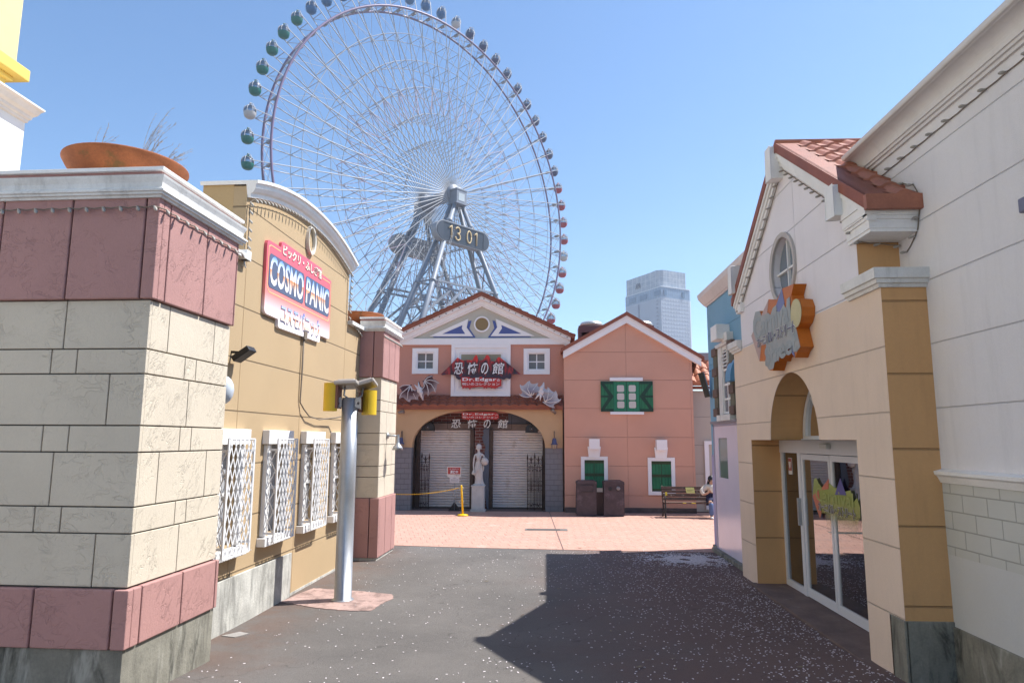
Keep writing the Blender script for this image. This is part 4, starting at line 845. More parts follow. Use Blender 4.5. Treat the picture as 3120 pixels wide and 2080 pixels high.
# statue: robed woman holding a jar on her left hip, small jug in the lowered right hand
SX, SY = -2.215, 22.72
st = thing('statue', 'white stone statue of a robed woman with a jar, between the roller shutters', 'statue', (SX, SY, 0))
b = MB(); b.box(SX-.205, SX+.205, SY-.19, SY+.19, .05, .80); b.prism(rect(SX-.24, SX+.24, SY-.22, SY+.22), PZ(0), .0, .055)
b.box(SX-.225, SX+.225, SY-.205, SY+.205, .80, .835); pe = b.build('pedestal', STONE, st, .012)
b = MB()
for d_ in (-1, 1): b.box(SX+d_*.175-.006, SX+d_*.175+.006, SY-.196, SY-.188, .10, .76)
for z in (.10, .75): b.box(SX-.175, SX+.175, SY-.196, SY-.188, z, z+.012)
b.build('panel_moulding', STONE, pe)
def J(x, z, r, y=0.0, ry=None): return (SX+x, SY+y, z, r, ry or r)
js_ = [J(0, 1.46, .098, 0, .078), J(-.005, 1.56, .075, 0, .06), J(.0, 1.66, .082, 0, .068), J(.01, 1.79, .092, 0, .068), J(.01, 1.875, .055, 0, .05), J(.0, 1.925, .035), J(-.008, 1.99, .060, -.01, .064), J(-.005, 2.055, .078, 0, .080), J(-.005, 2.105, .055),
     J(-.115, 1.83, .036), J(-.155, 1.68, .031, -.01), J(-.168, 1.52, .028, -.02), J(-.160, 1.38, .020, -.06), J(-.15, 1.33, .022, -.07),
     J(.125, 1.83, .038), J(.205, 1.70, .032, -.01), J(.22, 1.62, .03, -.05), J(.16, 1.60, .024, -.12), J(.12, 1.60, .02, -.13),
     J(-.06, 1.34, .085, -.01), J(-.055, 1.18, .068, -.02), J(-.045, 1.04, .056, -.01), J(-.03, .93, .05, -.01), J(-.02, .86, .05, -.03),
     J(.07, 1.34, .085, 0), J(.085, 1.20, .066, -.04), J(.085, 1.08, .05, -.03), J(.10, .96, .042, 0), J(.12, .88, .045, 0)]
ed = [(0, 1), (1, 2), (2, 3), (3, 4), (4, 5), (5, 6), (6, 7), (7, 8), (3, 9), (9, 10), (10, 11), (11, 12), (12, 13), (3, 14), (14, 15), (15, 16), (16, 17), (17, 18), (0, 19), (19, 20), (20, 21), (21, 22), (22, 23), (0, 24), (24, 25), (25, 26), (26, 27), (27, 28)]
fig = skin('figure', js_, ed, STONE, st)
b = MB()       # robe: folded cloth from hips to the plinth, open at the lower front
n = 40; rowsz = [(1.60, .088, .070, .0), (1.50, .112, .085, 0), (1.40, .135, .10, 0), (1.30, .140, .105, .0), (1.18, .130, .10, .01), (1.05, .118, .095, .02), (.95, .13, .10, .025), (.87, .155, .115, .03), (.83, .165, .125, .03)]
vs = []
for z, rx, ry, ox in rowsz:
    for k in range(n):
        a = 2*math.pi*k/n; t = (1.6-z)/.77; f = 1+(.03+.07*t)*math.sin(a*7+z*9)+.03*math.sin(a*13-z*14); fr = -math.sin(a)
        cut = .80 if (fr > .55 and z < 1.20) else 1.0
        vs.append((SX+ox+rx*f*math.cos(a), SY+ry*f*math.sin(a)*cut, z))
fs = [(i*n+k, i*n+(k+1) % n, (i+1)*n+(k+1) % n, (i+1)*n+k) for i in range(len(rowsz)-1) for k in range(n)]
b.add(vs, fs, 0, True); b.tube([(SX+.10, SY-.07, 1.52), (SX+.02, SY-.115, 1.38), (SX-.09, SY-.12, 1.24), (SX-.13, SY-.10, 1.15)], [.022, .028, .024, .01], 8); b.tube([(SX+.14, SY, 1.48), (SX+.16, SY-.01, 1.38), (SX+.15, SY, 1.28)], [.03, .03, .01], 8)
b.tube([(SX+.09, SY-.06, 1.84), (SX, SY-.085, 1.72), (SX-.07, SY-.06, 1.62)], [.016, .02, .014], 8); b.build('robe', STONE, fig)
b = MB(); b.lathe([(0, -.14), (.07, -.13), (.115, -.06), (.118, .0), (.09, .07), (.045, .10), (.055, .12), (.03, .122)], (SX+.20, SY-.07, 1.62), 20, ax=(-.35, -.35, .9)); b.build('jar', STONE, fig)
b = MB(); b.lathe([(0, -.10), (.05, -.09), (.065, -.04), (.04, .02), (.02, .05), (.03, .07), (0, .07)], (SX-.155, SY-.08, 1.27), 16); b.build('jug', STONE, fig)
b = MB(); b.ball((SX-.0, SY+.025, 2.085), .088, 18, sc=(1, 1, 1)); b.ball((SX+.01, SY+.11, 2.05), .05, 12)
for s_ in (-1, 1): b.ball((SX+s_*.072, SY, 2.03), .032, 10, sc=(.7, 1, 1.4))
b.build('hair', STONE, fig)
b = MB(); b.tube([(SX-.008, SY-.055, 2.06), (SX-.008, SY-.078, 2.02), (SX-.008, SY-.06, 2.008)], [.006, .011, .007], 6); b.tube([(SX-.028, SY-.058, 1.985), (SX-.008, SY-.066, 1.983), (SX+.012, SY-.058, 1.985)], [.003, .007, .003], 6)
for s_ in (-1, 1): b.ball((SX-.008+s_*.022, SY-.055, 2.045), .009, 8)
b.build('face', STONE, fig)
b = MB(); b.prism([(SX+.17*math.cos(a/10*math.pi*2)*(1+.06*math.sin(a*3)), SY+.14*math.sin(a/10*math.pi*2)) for a in range(10)], PZ(0), .833, .865); b.build('rock_base', STONE, fig, .01)

# barrier post and chain, notice stand
YP = M('yellow plastic', (.82, .50, .01), .4, .04)
bp_ = thing('barrier_post', 'leaning yellow plastic barrier post on a round foot in front of the left shutter', 'barrier post', (-2.54, 21.28, 0))
b = MB(); b.tube([(-2.54, 21.28, .03), (-2.60, 21.28, .90), (-2.60, 21.28, .93)], [.032, .030, .016], 14); b.build('post', YP, bp_)
b = MB(); b.lathe([(0, .008), (.17, .008), (.175, .03), (.15, .055), (.05, .07), (0, .07)], (-2.54, 21.28, 0), 28); b.build('foot', YP, bp_)
b = MB()
for z in (.83, .42):
    for k in (-1, 1): b.tube([(-2.59+.035*k+.035*k*math.cos(a)*1, 21.28+0*a, z+.035*math.sin(a)) for a in [i*math.pi/5 for i in range(11)]], .006, 5, cap=False)
b.build('ring_hooks', M('cream plastic', (.7, .62, .42), .4, .03), bp_)
b = MB(); A_ = Vector((-2.68, 21.28, .84)); B_ = Vector((-4.9, 21.9, .60)); L_ = 70
for i in range(L_):
    t0 = i/L_; t1 = (i+1)/L_; f = lambda t: A_.lerp(B_, t)+Vector((0, 0, -.62*t*(1-t)*.55)); a, c = f(t0), f(t1); d_ = (c-a); m_ = (a+c)/2
    sd = Vector((0, 0, 1)) if i % 2 else Vector((0, 1, 0)); o = sd*.011; b.tube([a-d_*.18, a+d_*.2+o, c-d_*.2+o, c+d_*.18, c-d_*.2-o, a+d_*.2-o, a-d_*.18], .0055, 5, cap=False)
tag(b.build('barrier_chain', YP), 'yellow plastic chain sagging from the barrier post towards the far tower', 'chain')
ns = thing('notice_stand', 'slim notice stand with a red and white closed notice in front of the left shutter', 'notice stand', (-3.0, 22.75, 0))
b = MB(); b.tube([(-3.0, 22.75, .03), (-3.0, 22.75, .92)], .012, 8); b.build('pole', METAL, ns)
b = MB(); b.prism([(-3.19, .03), (-2.81, .03), (-2.98, .27), (-3.02, .27)], PY(22.74), 0, .02); b.box(-3.18, -2.82, 22.62, 22.90, .013, .03); b.build('foot', BLACK, ns)
b = MB(); b.prism([(-3.25+.03, 1.10), (-2.79-.03, 1.10), (-2.79, 1.13), (-2.79, 1.40), (-2.82, 1.43), (-3.22, 1.43), (-3.25, 1.40), (-3.25, 1.13)], PY(22.70), 0, .02); bo = b.build('board', M('cream board', (.72, .68, .62), .5, .03, bump=0), ns)
b = MB(); b.prism(rect(-3.225, -2.815, 1.185, 1.405), PY(22.697), 0, .002); b.build('red_field', M('notice red', (.42, .06, .05), .5, .03, bump=0), bo)
b = MB(); text(b, '運休中', (-3.15, -2.89, 1.20, 1.31), PY(22.692, -1), .002, .03); text(b, '点検・施設整備のため', (-3.18, -2.86, 1.34, 1.37), PY(22.692, -1), .002, .01); b.build('lettering', WL, bo)
b = MB(); text(b, 'ご了承下さい', (-3.02, -2.83, 1.125, 1.165), PY(22.697, -1), .002, .0); b.build('lettering', BLK, bo)
b = MB(); b.box(-3.16, -2.85, 22.705, 22.712, .90, 1.10); pp = b.build('paper_sheet', M('paper', (.66, .64, .64), .7, .03, bump=0), ns)
b = MB()
for z, a, c in ((1.07, -3.04, -2.97), (1.05, -3.06, -2.95), (1.01, -3.12, -2.97), (1.02, -2.94, -2.89), (.98, -3.12, -2.89), (.95, -3.12, -2.90)): b.box(a, c, 22.702, 22.704, z-.004, z+.004)
b.build('printed_lines', M('faint print', (.2, .2, .2), .7, bump=0), pp)

# ---------------------------------------------------------------- rose house
YR = 22.6
rh = thing('rose_house', 'plain rose-pink gabled house with green shutters to the right of the haunted house', 'building', (2.6, YR, 0))
rl_, rr_ = .60, 4.80
b = MB(); b.prism([(rl_, -.1), (rr_, -.1), (rr_, 5.06), (2.68, 6.38), (rl_, 5.24)], PY(YR), 0, .25); b.box(rl_, rr_, YR+.25, 29, 0, 4.7); b.build('wall', ROSE, rh)
b = MB(); b.box(rl_, rr_, YR-.02, YR+.02, -.1, .17); b.build('plinth', M('dark damp plinth', (.12, .09, .085), .9, .25, 4, .5), rh)
RA2 = (2.68, 6.52); RL2 = (.50, 5.30); RR2 = (5.16, 5.02)
b = MB()
for c in (RL2, RR2):
    e = (RA2[0]+(c[0]-RA2[0])*.965, RA2[1]+(c[1]-RA2[1])*.965)
    rake(b, RA2, e, .12, .36, YR-.16, YR); rake(b, RA2, e, .12, .18, YR-.20, YR-.16)
b.build('rake_moulding', LIPS, rh)
b = MB()
for c in (RL2, RR2): rake(b, RA2, c, 0, .125, YR-.24, YR+5.5)
b.build('roof', TERRA, rh)
GRN = M('green painted boards', (.022, .165, .075), .7, .18, 3, .2, joints=[(0, .10, .03, .004)], jcol=.5); DGR = M('dark green bars', (.035, .055, .022), .7, .25, 4)
DGR2 = M('dark green zigzag', (.012, .052, .032), .7, .25, 4); PANE = M('pale blank panes', (.56, .54, .50), .6, .05)
sx0, sx1, sz0, sz1 = 1.80, 3.50, 3.24, 4.22
w_ = MB(); w_.box(2.21, 3.07, YR-.03, YR, sz0, sz1); wf = w_.build('window', M('green window frame', (.02, .20, .10), .6, .08, joints=[(0, .105, 0.02, .004)], jcol=.6), rh)
q = MB()
for cx_ in (2.45, 2.83):
    for k in range(3):
        z0 = sz0+.11+k*.265; e = .03; x0, x1, z1 = cx_-.115, cx_+.115, z0+.22
        q.prism([(x0+e, z0), (x1-e, z0), (x1, z0+e), (x1, z1-e), (x1-e, z1), (x0+e, z1), (x0, z1-e), (x0, z0+e)], PY(YR-.038), 0, .02)
q.build('panes', PANE, wf); q = MB(); q.box(2.63, 2.65, YR-.036, YR, sz0, sz1); q.build('meeting_seam', DGR2, wf)
for x0, x1, d_ in ((sx0, 2.21, 1), (3.07, sx1, -1)):
    sh = MB(); sh.box(x0, x1, YR-.05, YR, sz0-.005, sz1+.005); so_ = sh.build('shutter', GRN, rh)
    q = MB(); y = YR-.052; h = sz1-sz0; xo = x0 if d_ > 0 else x1; W_ = lambda u: xo+d_*u*(x1-x0)
    q.prism([(W_(0), sz1+.005), (W_(1), sz1+.005), (W_(1), sz1-.085), (W_(0), sz1-.085)], PY(y), -.004, .01); q.prism([(W_(0), sz0-.005), (W_(1), sz0-.005), (W_(1), sz0+.085), (W_(0), sz0+.085)], PY(y), -.004, .01)
    m_ = (sz0+sz1)/2; q.prism([(W_(.02), sz1-.085), (W_(.30), sz1-.085), (W_(1.0), m_+.02), (W_(1.0), m_-.02), (W_(.30), sz0+.085), (W_(.02), sz0+.085), (W_(.62), m_-.03), (W_(.62), m_+.03)], PY(y), -.007, .008)
    q.prism([(W_(0), m_+.035), (W_(.7), m_+.035), (W_(.7), m_-.035), (W_(0), m_-.035)], PY(y), -.0045, .008); q.build('brace', DGR2, so_)
b = MB(); b.box(2.10, 3.18, YR-.07, YR, sz1+.02, sz1+.13); b.build('lintel', LIPS, rh, .006); b = MB(); b.box(2.10, 3.19, YR-.09, YR, sz0-.10, sz0-.01); b.build('sill', LIPS, rh, .006)
for cx_, cz_ in ((1.56, 1.19), (3.71, 1.17)):
    w_ = MB(); w_.prism([rect(cx_-.43, cx_+.43, cz_-.59, cz_+.59), rect(cx_-.315, cx_+.315, cz_-.48, cz_+.48)], PY(YR-.05), 0, .06)
    w_.prism([(cx_-.17, cz_+.56), (cx_+.17, cz_+.56), (cx_+.21, cz_+.91), (cx_-.21, cz_+.91)], PY(YR-.09), 0, .09); w_.box(cx_-.165, cx_+.165, YR-.30, YR-.0, cz_+.83, cz_+1.16); wf = w_.build('window', LIPS, rh, .006)
    q = MB(); q.box(cx_-.315, cx_+.315, YR-.02, YR-.005, cz_-.48, cz_+.48); q.build('shutter_boards', GRN, wf)
    q = MB(); 
    for z in (-.44, .02, .43): q.box(cx_-.31, cx_-.01, YR-.032, YR-.02, cz_+z-.05, cz_+z+.04); q.box(cx_+.01, cx_+.31, YR-.032, YR-.02, cz_+z-.05, cz_+z+.04)
    q.box(cx_-.006, cx_+.006, YR-.028, YR-.02, cz_-.48, cz_+.48); q.build('cross_bars', DGR, wf)
VB = M('dark maroon vent box', (.13, .065, .07), .6, .15); 
for x0, x1, lb in ((1.18, 2.10, 'dark square roof vent with a silver domed fan, left of the rose gable'), (3.0, 3.85, 'dark square roof vent with a silver domed fan, right of the rose gable')):
    yv = 24.2; t = thing('roof_vent', lb, 'roof vent', ((x0+x1)/2, yv, 5.2), 'domed roof vents behind the rose gable'); z1 = 6.34
    b = MB(); b.prism([rect(x0, x1, 5.0, z1), rect(x0+.10, x1-.10, 5.3, z1-.22)], PY(yv), 0, .06); b.box(x0, x0+.04, yv+.06, yv+.85, 5.0, z1); b.box(x1-.04, x1, yv+.06, yv+.85, 5.0, z1); b.box(x0, x1, yv, yv+.85, z1, z1+.02); b.box(x0, x1, yv+.8, yv+.85, 5, z1); b.build('box', VB, t)
    b = MB(); cx_ = (x0+x1)/2+.02; b.lathe([(.38, .02), (.38, .06), (.42, .07), (.415, .12), (.37, .19), (.27, .225), (0, .235)], (cx_, yv+.42, z1), 28); b.build('fan_dome', M('weathered aluminium', (.55, .54, .50), .4, .25, 5, metal=.6), t)
# cream wall with tiled eave behind, to the right
cw = thing('cream_house', 'cream wall with a sunlit terracotta tiled eave, right of the rose house', 'building', (5.6, 23.4, 0))
b = MB(); b.box(4.6, 9, 23.05, 28, -.1, 3.95); b.build('wall', M('cream rendered wall', (.52, .45, .375), .85, .05, .8, .4, 100, joints=[(2, .93, .3, .005)], jcol=.8), cw)
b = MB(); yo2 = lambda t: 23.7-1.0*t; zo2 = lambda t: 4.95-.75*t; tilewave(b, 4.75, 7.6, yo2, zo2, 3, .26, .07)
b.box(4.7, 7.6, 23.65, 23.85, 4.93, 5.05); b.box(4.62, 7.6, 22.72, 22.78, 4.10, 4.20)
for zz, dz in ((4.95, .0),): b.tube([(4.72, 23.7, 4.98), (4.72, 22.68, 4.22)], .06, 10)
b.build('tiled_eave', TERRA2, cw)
b = MB(); b.box(4.65, 7.6, 22.85, 23.05, 4.0, 4.09); b.build('gutter', TERRA, cw)
b = MB(); b.box(5.20, 5.34, 22.98, 23.05, .1, 2.3); b.box(6.0, 6.14, 22.98, 23.05, .1, 2.3); b.box(5.34, 6.0, 22.98, 23.05, 2.18, 2.3); b.build('door_frame', LIPS, cw)
b = MB(); b.box(4.8, 9, 24.0, 24.3, 5.05, 5.35); b.build('roof_edge', M('grey roof sheet', (.3, .3, .31), .6), cw)

# recycling bins
BR = M('dark purple brown plastic', (.060, .042, .050), .5, .3, 4, .3, stain=((.14, .11, .13), 2.5, .55, .5))
def bin_(label, x0, x1, kind):
    t = thing('litter_bin', label, 'litter bin', ((x0+x1)/2, 21.75, 0), 'pair of dark litter bins'); y0, y1 = 21.5, 22.05
    b = MB(); b.prism([(x0, .04), (x1, .04), (x1, .98), (x1-.03, 1.03), (x0+.03, 1.03), (x0, .98)], PY(y0), 0, y1-y0); b.box(x0+.02, x1-.02, y0+.03, y1, .008, .05); bd = b.build('body', BR, t, .02)
    b = MB(); b.prism([(x0-.01, .97), (x1+.01, .97), (x1-.0, 1.04), (x1-.08, 1.07), (x0+.08, 1.07), (x0+.0, 1.04)], PY(y0-.015), 0, y1-y0+.02); b.build('lid', BR, t, .015)
    if kind == 0:
        b = MB(); b.prism([(x0+.12, .76), (x1-.12, .76), (x1-.11, .92), (x0+.11, .92)], PY(y0-.045), 0, .05); b.build('push_flap', BR, t, .012); b = MB(); b.box(x0+.11, x1-.11, y0-.012, y0, .735, .765); b.build('flap_gap', BLACK, t)
    else:
        for k, cx_ in enumerate((x0+.19, x1-.19)):
            b = MB(); b.lathe([(.045, .0), (.062, 0), (.062, .012), (.045, .012)], (cx_, y0, .83), 20, ax=(0, -1, 0)); b.lathe([(0, .002), (.05, .002)], (cx_, y0, .83), 16, ax=(0, -1, 0)); b.build('hole', BLACK, t)
            if k: b = MB(); b.lathe([(0, .03), (.055, .022), (.06, .0)], (cx_+.01, y0-.01, .85), 16, ax=(0, -1, .25)); b.build('flap', M('grey flap', (.25, .23, .23), .4), t)
bin_('dark litter bin with a wide push flap, left of the pair by the rose house', .94, 1.55, 0); bin_('dark litter bin with two round holes, right of the pair by the rose house', 1.77, 2.39, 1)
b = MB(); b.box(1.57, 1.75, 21.74, 21.76, .72, .84); tag(b.build('label_plate', M('pale plate', (.55, .55, .50), .5, .04)), 'small pale plate between the two dark litter bins', 'plate')
b = MB(); b.box(1.56, 1.76, 21.76, 22.0, .01, .71); tag(b.build('bin_cabinet', M('brown cabinet', (.09, .05, .045), .6, .2), None, .01), 'narrow brown box filling the gap between the two dark litter bins', 'box')

# bench, notice, person
BW = M('peeling brown bench wood', (.085, .042, .030), .7, .3, 8, .4, stain=((.36, .31, .24), 7.0, .60, .9)); BI = M('black cast iron', (.02, .018, .016), .6, .2)
bn = thing('bench', 'old slatted brown bench with peeling paint and black iron ends against the rose house', 'bench', (4.35, 21.5, 0))
bx0, bx1 = 3.55, 5.25
sl_ = MB()
for i in range(4): z = .43; sl_.box(bx0, bx1, 21.22+i*.105, 21.22+i*.105+.085, z-.0, z+.035)
sl_.build('seat', BW, bn, .008)
sl_ = MB()
for i in range(4): z = .50+i*.105; y = 21.66+i*.030; sl_.obox(((bx0+bx1)/2, y, z+.045), ((bx1-bx0)/2, 0, 0), (0, .012, -.004), (0, .012, .043))
sl_.build('backrest', BW, bn, .006)
for x in (bx0+.03, bx1-.03):
    b = MB(); b.tube([(x, 21.20, .01), (x, 21.24, .12), (x, 21.19, .28), (x, 21.24, .42), (x, 21.62, .42), (x, 21.70, .62), (x, 21.80, .93)], [.03, .022, .028, .022, .022, .022, .016], 8)
    b.tube([(x, 21.62, .42), (x, 21.60, .25), (x, 21.68, .10), (x, 21.72, .01)], [.022, .02, .02, .03], 8); b.tube([(x, 21.24, .42), (x, 21.20, .52), (x, 21.22, .63), (x, 21.30, .66), (x, 21.70, .66)], [.02, .018, .02, .018, .016], 8)
    b.tube([(x, 21.20, .02), (x, 21.12, .012)], .028, 8); b.tube([(x, 21.26, .22), (x, 21.45, .16), (x, 21.62, .22)], .014, 6); b.build('iron_end', BI, bn)
b = MB(); b.tube([(bx0, 21.45, .17), (bx1, 21.45, .17)], .014, 6); b.build('stretcher', BI, bn)
PLE = M('pale yellow paper', (.62, .60, .20), .6, .05, bump=0)
nt_ = thing('notice', 'pale yellow notice taped to the middle of the bench backrest', 'notice', (4.42, 21.64, .8)); b = MB(); b.obox((4.42, 21.655, .80), (.13, 0, 0), (0, .002, .0), (-.01, .02, .085)); b.build('sheet', PLE, nt_)
b = MB()
for k, (a, c) in enumerate(((-.10, .10), (-.09, .04))): b.obox((4.42+(a+c)/2, 21.648, .805-k*.022), ((c-a)/2, 0, 0), (0, .001, 0), (0, .001, .006))
b.build('printed_lines', M('faint olive print', (.35, .33, .12), .7, bump=0), nt_)
for (x, y, z, w1, h1, lb) in ((3.66, 21.50, .70, .03, .05, 'small yellow sticker on the left iron end of the bench'), (4.42, 21.205, .452, .06, .012, 'yellow tape strip on the front seat slat, below the notice'), (4.15, 21.205, .455, .05, .010, 'faded yellow tape strip on the front seat slat, left of the brighter one')):
    b = MB(); b.obox((x, y, z), (w1, 0, 0), (0, .003, 0), (0, 0, h1)); tag(b.build('yellow_tape', M('yellow tape', (.70, .58, .05), .5, .05, bump=0)), lb, 'tape')
# seated person at the right end of the bench, mostly behind the lavender wall
pr = thing('person', 'person with black hair, cream sleeves and jeans sitting at the right end of the bench', 'person', (5.12, 21.35, 0))
px, py = 5.03, 21.48
SK = M('skin', (.45, .27, .19), .6, .05); CRM = M('cream cloth', (.62, .55, .46), .85, .05, bump=.3); NAVY = M('navy cloth', (.018, .022, .065), .85, .1); DEN = M('blue denim', (.10, .15, .28), .85, .15, 10); HAIR = M('black hair', (.008, .007, .008), .45, .1)
body = [(px, py, .52, .14, .11), (px-.01, py-.01, .68, .12, .10), (px-.02, py-.04, .84, .13, .10), (px-.02, py-.05, .95, .08), (px-.02, py-.06, 1.01, .045), (px-.02, py-.08, 1.09, .075, .085), (px-.02, py-.07, 1.18, .07, .08),
        (px-.17, py-.05, .92, .055), (px-.30, py-.10, .80, .045), (px-.28, py-.24, .70, .036), (px-.18, py-.30, .76, .03), (px-.13, py-.31, .80, .022),
        (px+.14, py-.05, .92, .055), (px+.22, py-.12, .76, .045), (px+.12, py-.28, .68, .036), (px+.02, py-.32, .72, .028),
        (px-.09, py-.12, .49, .085), (px-.12, py-.36, .48, .07), (px-.12, py-.42, .28, .055), (px-.13, py-.42, .09, .04), (px-.14, py-.52, .045, .035),
        (px+.09, py-.12, .49, .085), (px+.08, py-.36, .48, .07), (px+.08, py-.40, .28, .055), (px+.08, py-.40, .09, .04), (px+.07, py-.50, .045, .035)]
ed = [(0, 1), (1, 2), (2, 3), (3, 4), (4, 5), (5, 6), (3, 7), (7, 8), (8, 9), (9, 10), (10, 11), (3, 12), (12, 13), (13, 14), (14, 15), (0, 16), (16, 17), (17, 18), (18, 19), (19, 20), (0, 21), (21, 22), (22, 23), (23, 24), (24, 25)]
bod = skin('body', body, ed, SK, pr)
b = MB()
for c_, fx in (((px-.13, py-.32, .80), 1), ((px+.02, py-.34, .72), -1)):
    for k in range(4): y = c_[1]-.004+.0*k; x = c_[0]+(-.022+.015*k); b.tube([(x, y, c_[2]+.0), (x+.004*fx, y-.02, c_[2]+.035-.004*abs(k-1.4)), (x+.006*fx, y-.01, c_[2]+.065-.008*abs(k-1.4))], [.009, .008, .006], 6)
    b.tube([(c_[0]+.03*fx, c_[1], c_[2]-.02), (c_[0]+.045*fx, c_[1]-.02, c_[2]+.01), (c_[0]+.04*fx, c_[1]-.03, c_[2]+.03)], [.011, .009, .007], 6)
b.build('fingers', SK, bod)
skin('shirt', [(px-.01, py-.02, .72, .135, .115), (px-.02, py-.04, .86, .145, .115), (px-.02, py-.05, .955, .085), (px-.175, py-.05, .925, .085), (px-.33, py-.11, .80, .085), (px-.29, py-.24, .70, .05), (px+.15, py-.05, .92, .08), (px+.23, py-.12, .76, .07), (px+.14, py-.26, .68, .05)], [(0, 1), (1, 2), (2, 3), (3, 4), (4, 5), (2, 6), (6, 7), (7, 8)], CRM, bod)
skin('pinafore', [(px, py, .50, .165, .14), (px-.01, py-.01, .66, .15, .13), (px-.01, py-.03, .80, .15, .125), (px-.06, py-.2, .52, .14, .09), (px-.07, py-.36, .47, .13, .09)], [(2, 1), (1, 0), (0, 3), (3, 4)], NAVY, bod)
for s_, i0 in ((0, 17), (1, 22)):
    q = [body[i0], body[i0+1], body[i0+2]]; skin('trouser_leg', [(j[0], j[1], j[2], .085-.01*k) for k, j in enumerate(q)], [(0, 1), (1, 2)], DEN, bod)
    f = body[i0+3]; g_ = body[i0+2]; b = MB(); b.ball((f[0]+.005, f[1]+.02, .045), .055, 12, sc=(.85, 1.9, .7)); b.build('shoe', M('off white shoe', (.62, .60, .58), .5, .05), bod)
b = MB(); b.ball((px-.02, py-.055, 1.15), .105, 16, sc=(.95, .98, 1.12)); b.tube([(px-.06, py-.02, 1.12), (px-.10, py-.02, 1.0), (px-.11, py-.02, .90)], [.05, .05, .03], 10); b.tube([(px+.04, py-.0, 1.12), (px+.06, py, 1.0), (px+.06, py, .86)], [.06, .06, .03], 10); b.build('hair', HAIR, bod)
b = MB(); fy = py-.16; b.tube([(px-.02, fy, 1.13), (px-.02, fy-.018, 1.10), (px-.02, fy, 1.09)], [.007, .012, .008], 6); b.tube([(px-.045, fy+.004, 1.06), (px-.02, fy-.004, 1.058), (px+.005, fy+.004, 1.06)], [.003, .006, .003], 6)
for s_ in (-1, 1): b.ball((px-.02+s_*.03, fy+.005, 1.125), .010, 8); b.ball((px-.02+s_*.085, py-.07, 1.11), .022, 8, sc=(.5, 1, 1.3))
b.build('face', SK, bod)
bg_ = thing('hat', 'round pale cream hat held up in front of the seated person', 'hat', (4.99, 21.12, .86)); b = MB(); b.lathe([(0, .03), (.11, .02), (.13, -.0), (.12, -.015), (0, -.02)], (5.02, 21.10, .88), 24, ax=(0, -1, .2)); b.build('brim', M('pale felt', (.66, .62, .52), .8, .04), bg_)
b = MB(); b.lathe([(0, -.1), (.055, -.09), (.07, -.02)], (5.02, 21.10, .88), 20, ax=(0, -1, .2)); b.build('crown', M('pale felt', (0, 0, 0)), bg_)

# ---------------------------------------------------------------- right side: blue house
BLU = M('blue rendered wall', (.20, .37, .50), .85, .05, .7, .5, 100, joints=[(2, .66, .0, .006)], jcol=.75, split=None)
bh = thing('blue_house', 'blue house with lavender base, white cornice and olive shutters behind the tan hall', 'building', (4.5, 14, 0))
b = MB(); b.box(3.65, 9, 11.93, 15.43, 2.0, 5.35); b.box(4.0, 9, 10.9, 11.93, 3.5, 5.35); b.build('wall', BLU, bh)  # second block: unseen, added behind the tan hall to close a gap in the shadow
b = MB(); b.box(3.64, 9, 12.3, 15.44, -.1, 2.0); b.build('lavender_base', M('lavender rendered wall', (.34, .33, .50), .85, .05, .7, .4, 100, joints=[(2, .66, .0, .005)], jcol=.8), bh)
BC2 = [(0, 0), (.02, 0), (.03, .03), (.05, .035), (.10, .11), (.155, .20), (.165, .26), (.17, .30), (-.3, .30), (-.3, 0)]
b = MB(); moulding(b, BC2, lambda o, a, u: (3.65-o, a, 5.30+u), 11.0, 15.43, m1=1); moulding(b, BC2, lambda o, a, u: (a, 15.43+o, 5.30+u), 3.65, 9, m0=1); b.build('cornice', M('warm white cornice', (.66, .60, .58), .6, .06, 2, .2, streak=.15), bh)
OLV = M('olive brown shutter', (.135, .125, .085), .75, .2, 4); OLB = M('brown shutter clasp', (.145, .095, .075), .75, .15, 4)
w_ = MB(); w_.box(3.58, 3.65, 14.06, 14.34, 2.83, 4.20); w_.box(3.60, 3.65, 13.38, 13.46, 2.83, 4.20); w_.box(3.60, 3.65, 13.4, 14.3, 4.12, 4.20); w_.box(3.52, 3.65, 13.35, 14.38, 2.70, 2.82)
w_.box(3.54, 3.65, 13.5, 14.40, 4.20, 4.27); w_.box(3.52, 3.65, 13.35, 13.75, 4.25, 4.42); wf = w_.build('window', WHITE_DIRTY, bh, .006)
q = MB(); q.box(3.63, 3.645, 13.44, 14.08, 2.84, 4.14); q.build('pane', M('grey pane', (.16, .16, .19), .2, .05, bump=0), wf)
q = MB()
for y in (13.70, 14.05): q.box(3.60, 3.64, y-.025, y+.025, 2.84, 4.14)
for z in (2.86, 3.13, 3.42, 3.72): q.box(3.61, 3.638, 13.46, 14.05, z-.02, z+.02)
for k in range(5): q.obox((3.60, 13.85, 3.80+k*.07), (.02, 0, .02), (0, .17, 0), (.003, 0, -.003))
q.build('sash', WHITE, wf)
for y0, y1 in ((14.36, 14.66), (13.12, 13.40)):
    q = MB(); q.box(3.56, 3.60, y0, y1, 2.82, 4.22); so_ = q.build('shutter', OLV, bh, .006); q = MB()
    for z in (2.84, 3.24, 3.68, 4.10): q.box(3.53, 3.61, y0-.02, y1+.03, z-.04, z+.13)
    q.build('clasps', OLB, so_, .01)
b = MB(); pr_ = [(3.65, 3.42)] + [(3.65-.20*math.sin(R(a)), 3.42+.45*math.cos(R(a))) for a in (90, 75, 60, 45, 30, 15, 0)]
b.prism(pr_, lambda a, c, d: (a, 12.95+d, c), 0, .36); tag(b.build('awning', M('blue awning vinyl', (.12, .30, .48), .5, .05)), 'small quarter-round blue awning half hidden by the tan hall', 'awning')
b = MB(); b.box(3.38, 3.65, 13.57, 14.05, 4.30, 4.60); tag(b.build('lamp_box', WHITE, None, .01), 'white box lamp above the shuttered window of the blue house', 'box lamp')
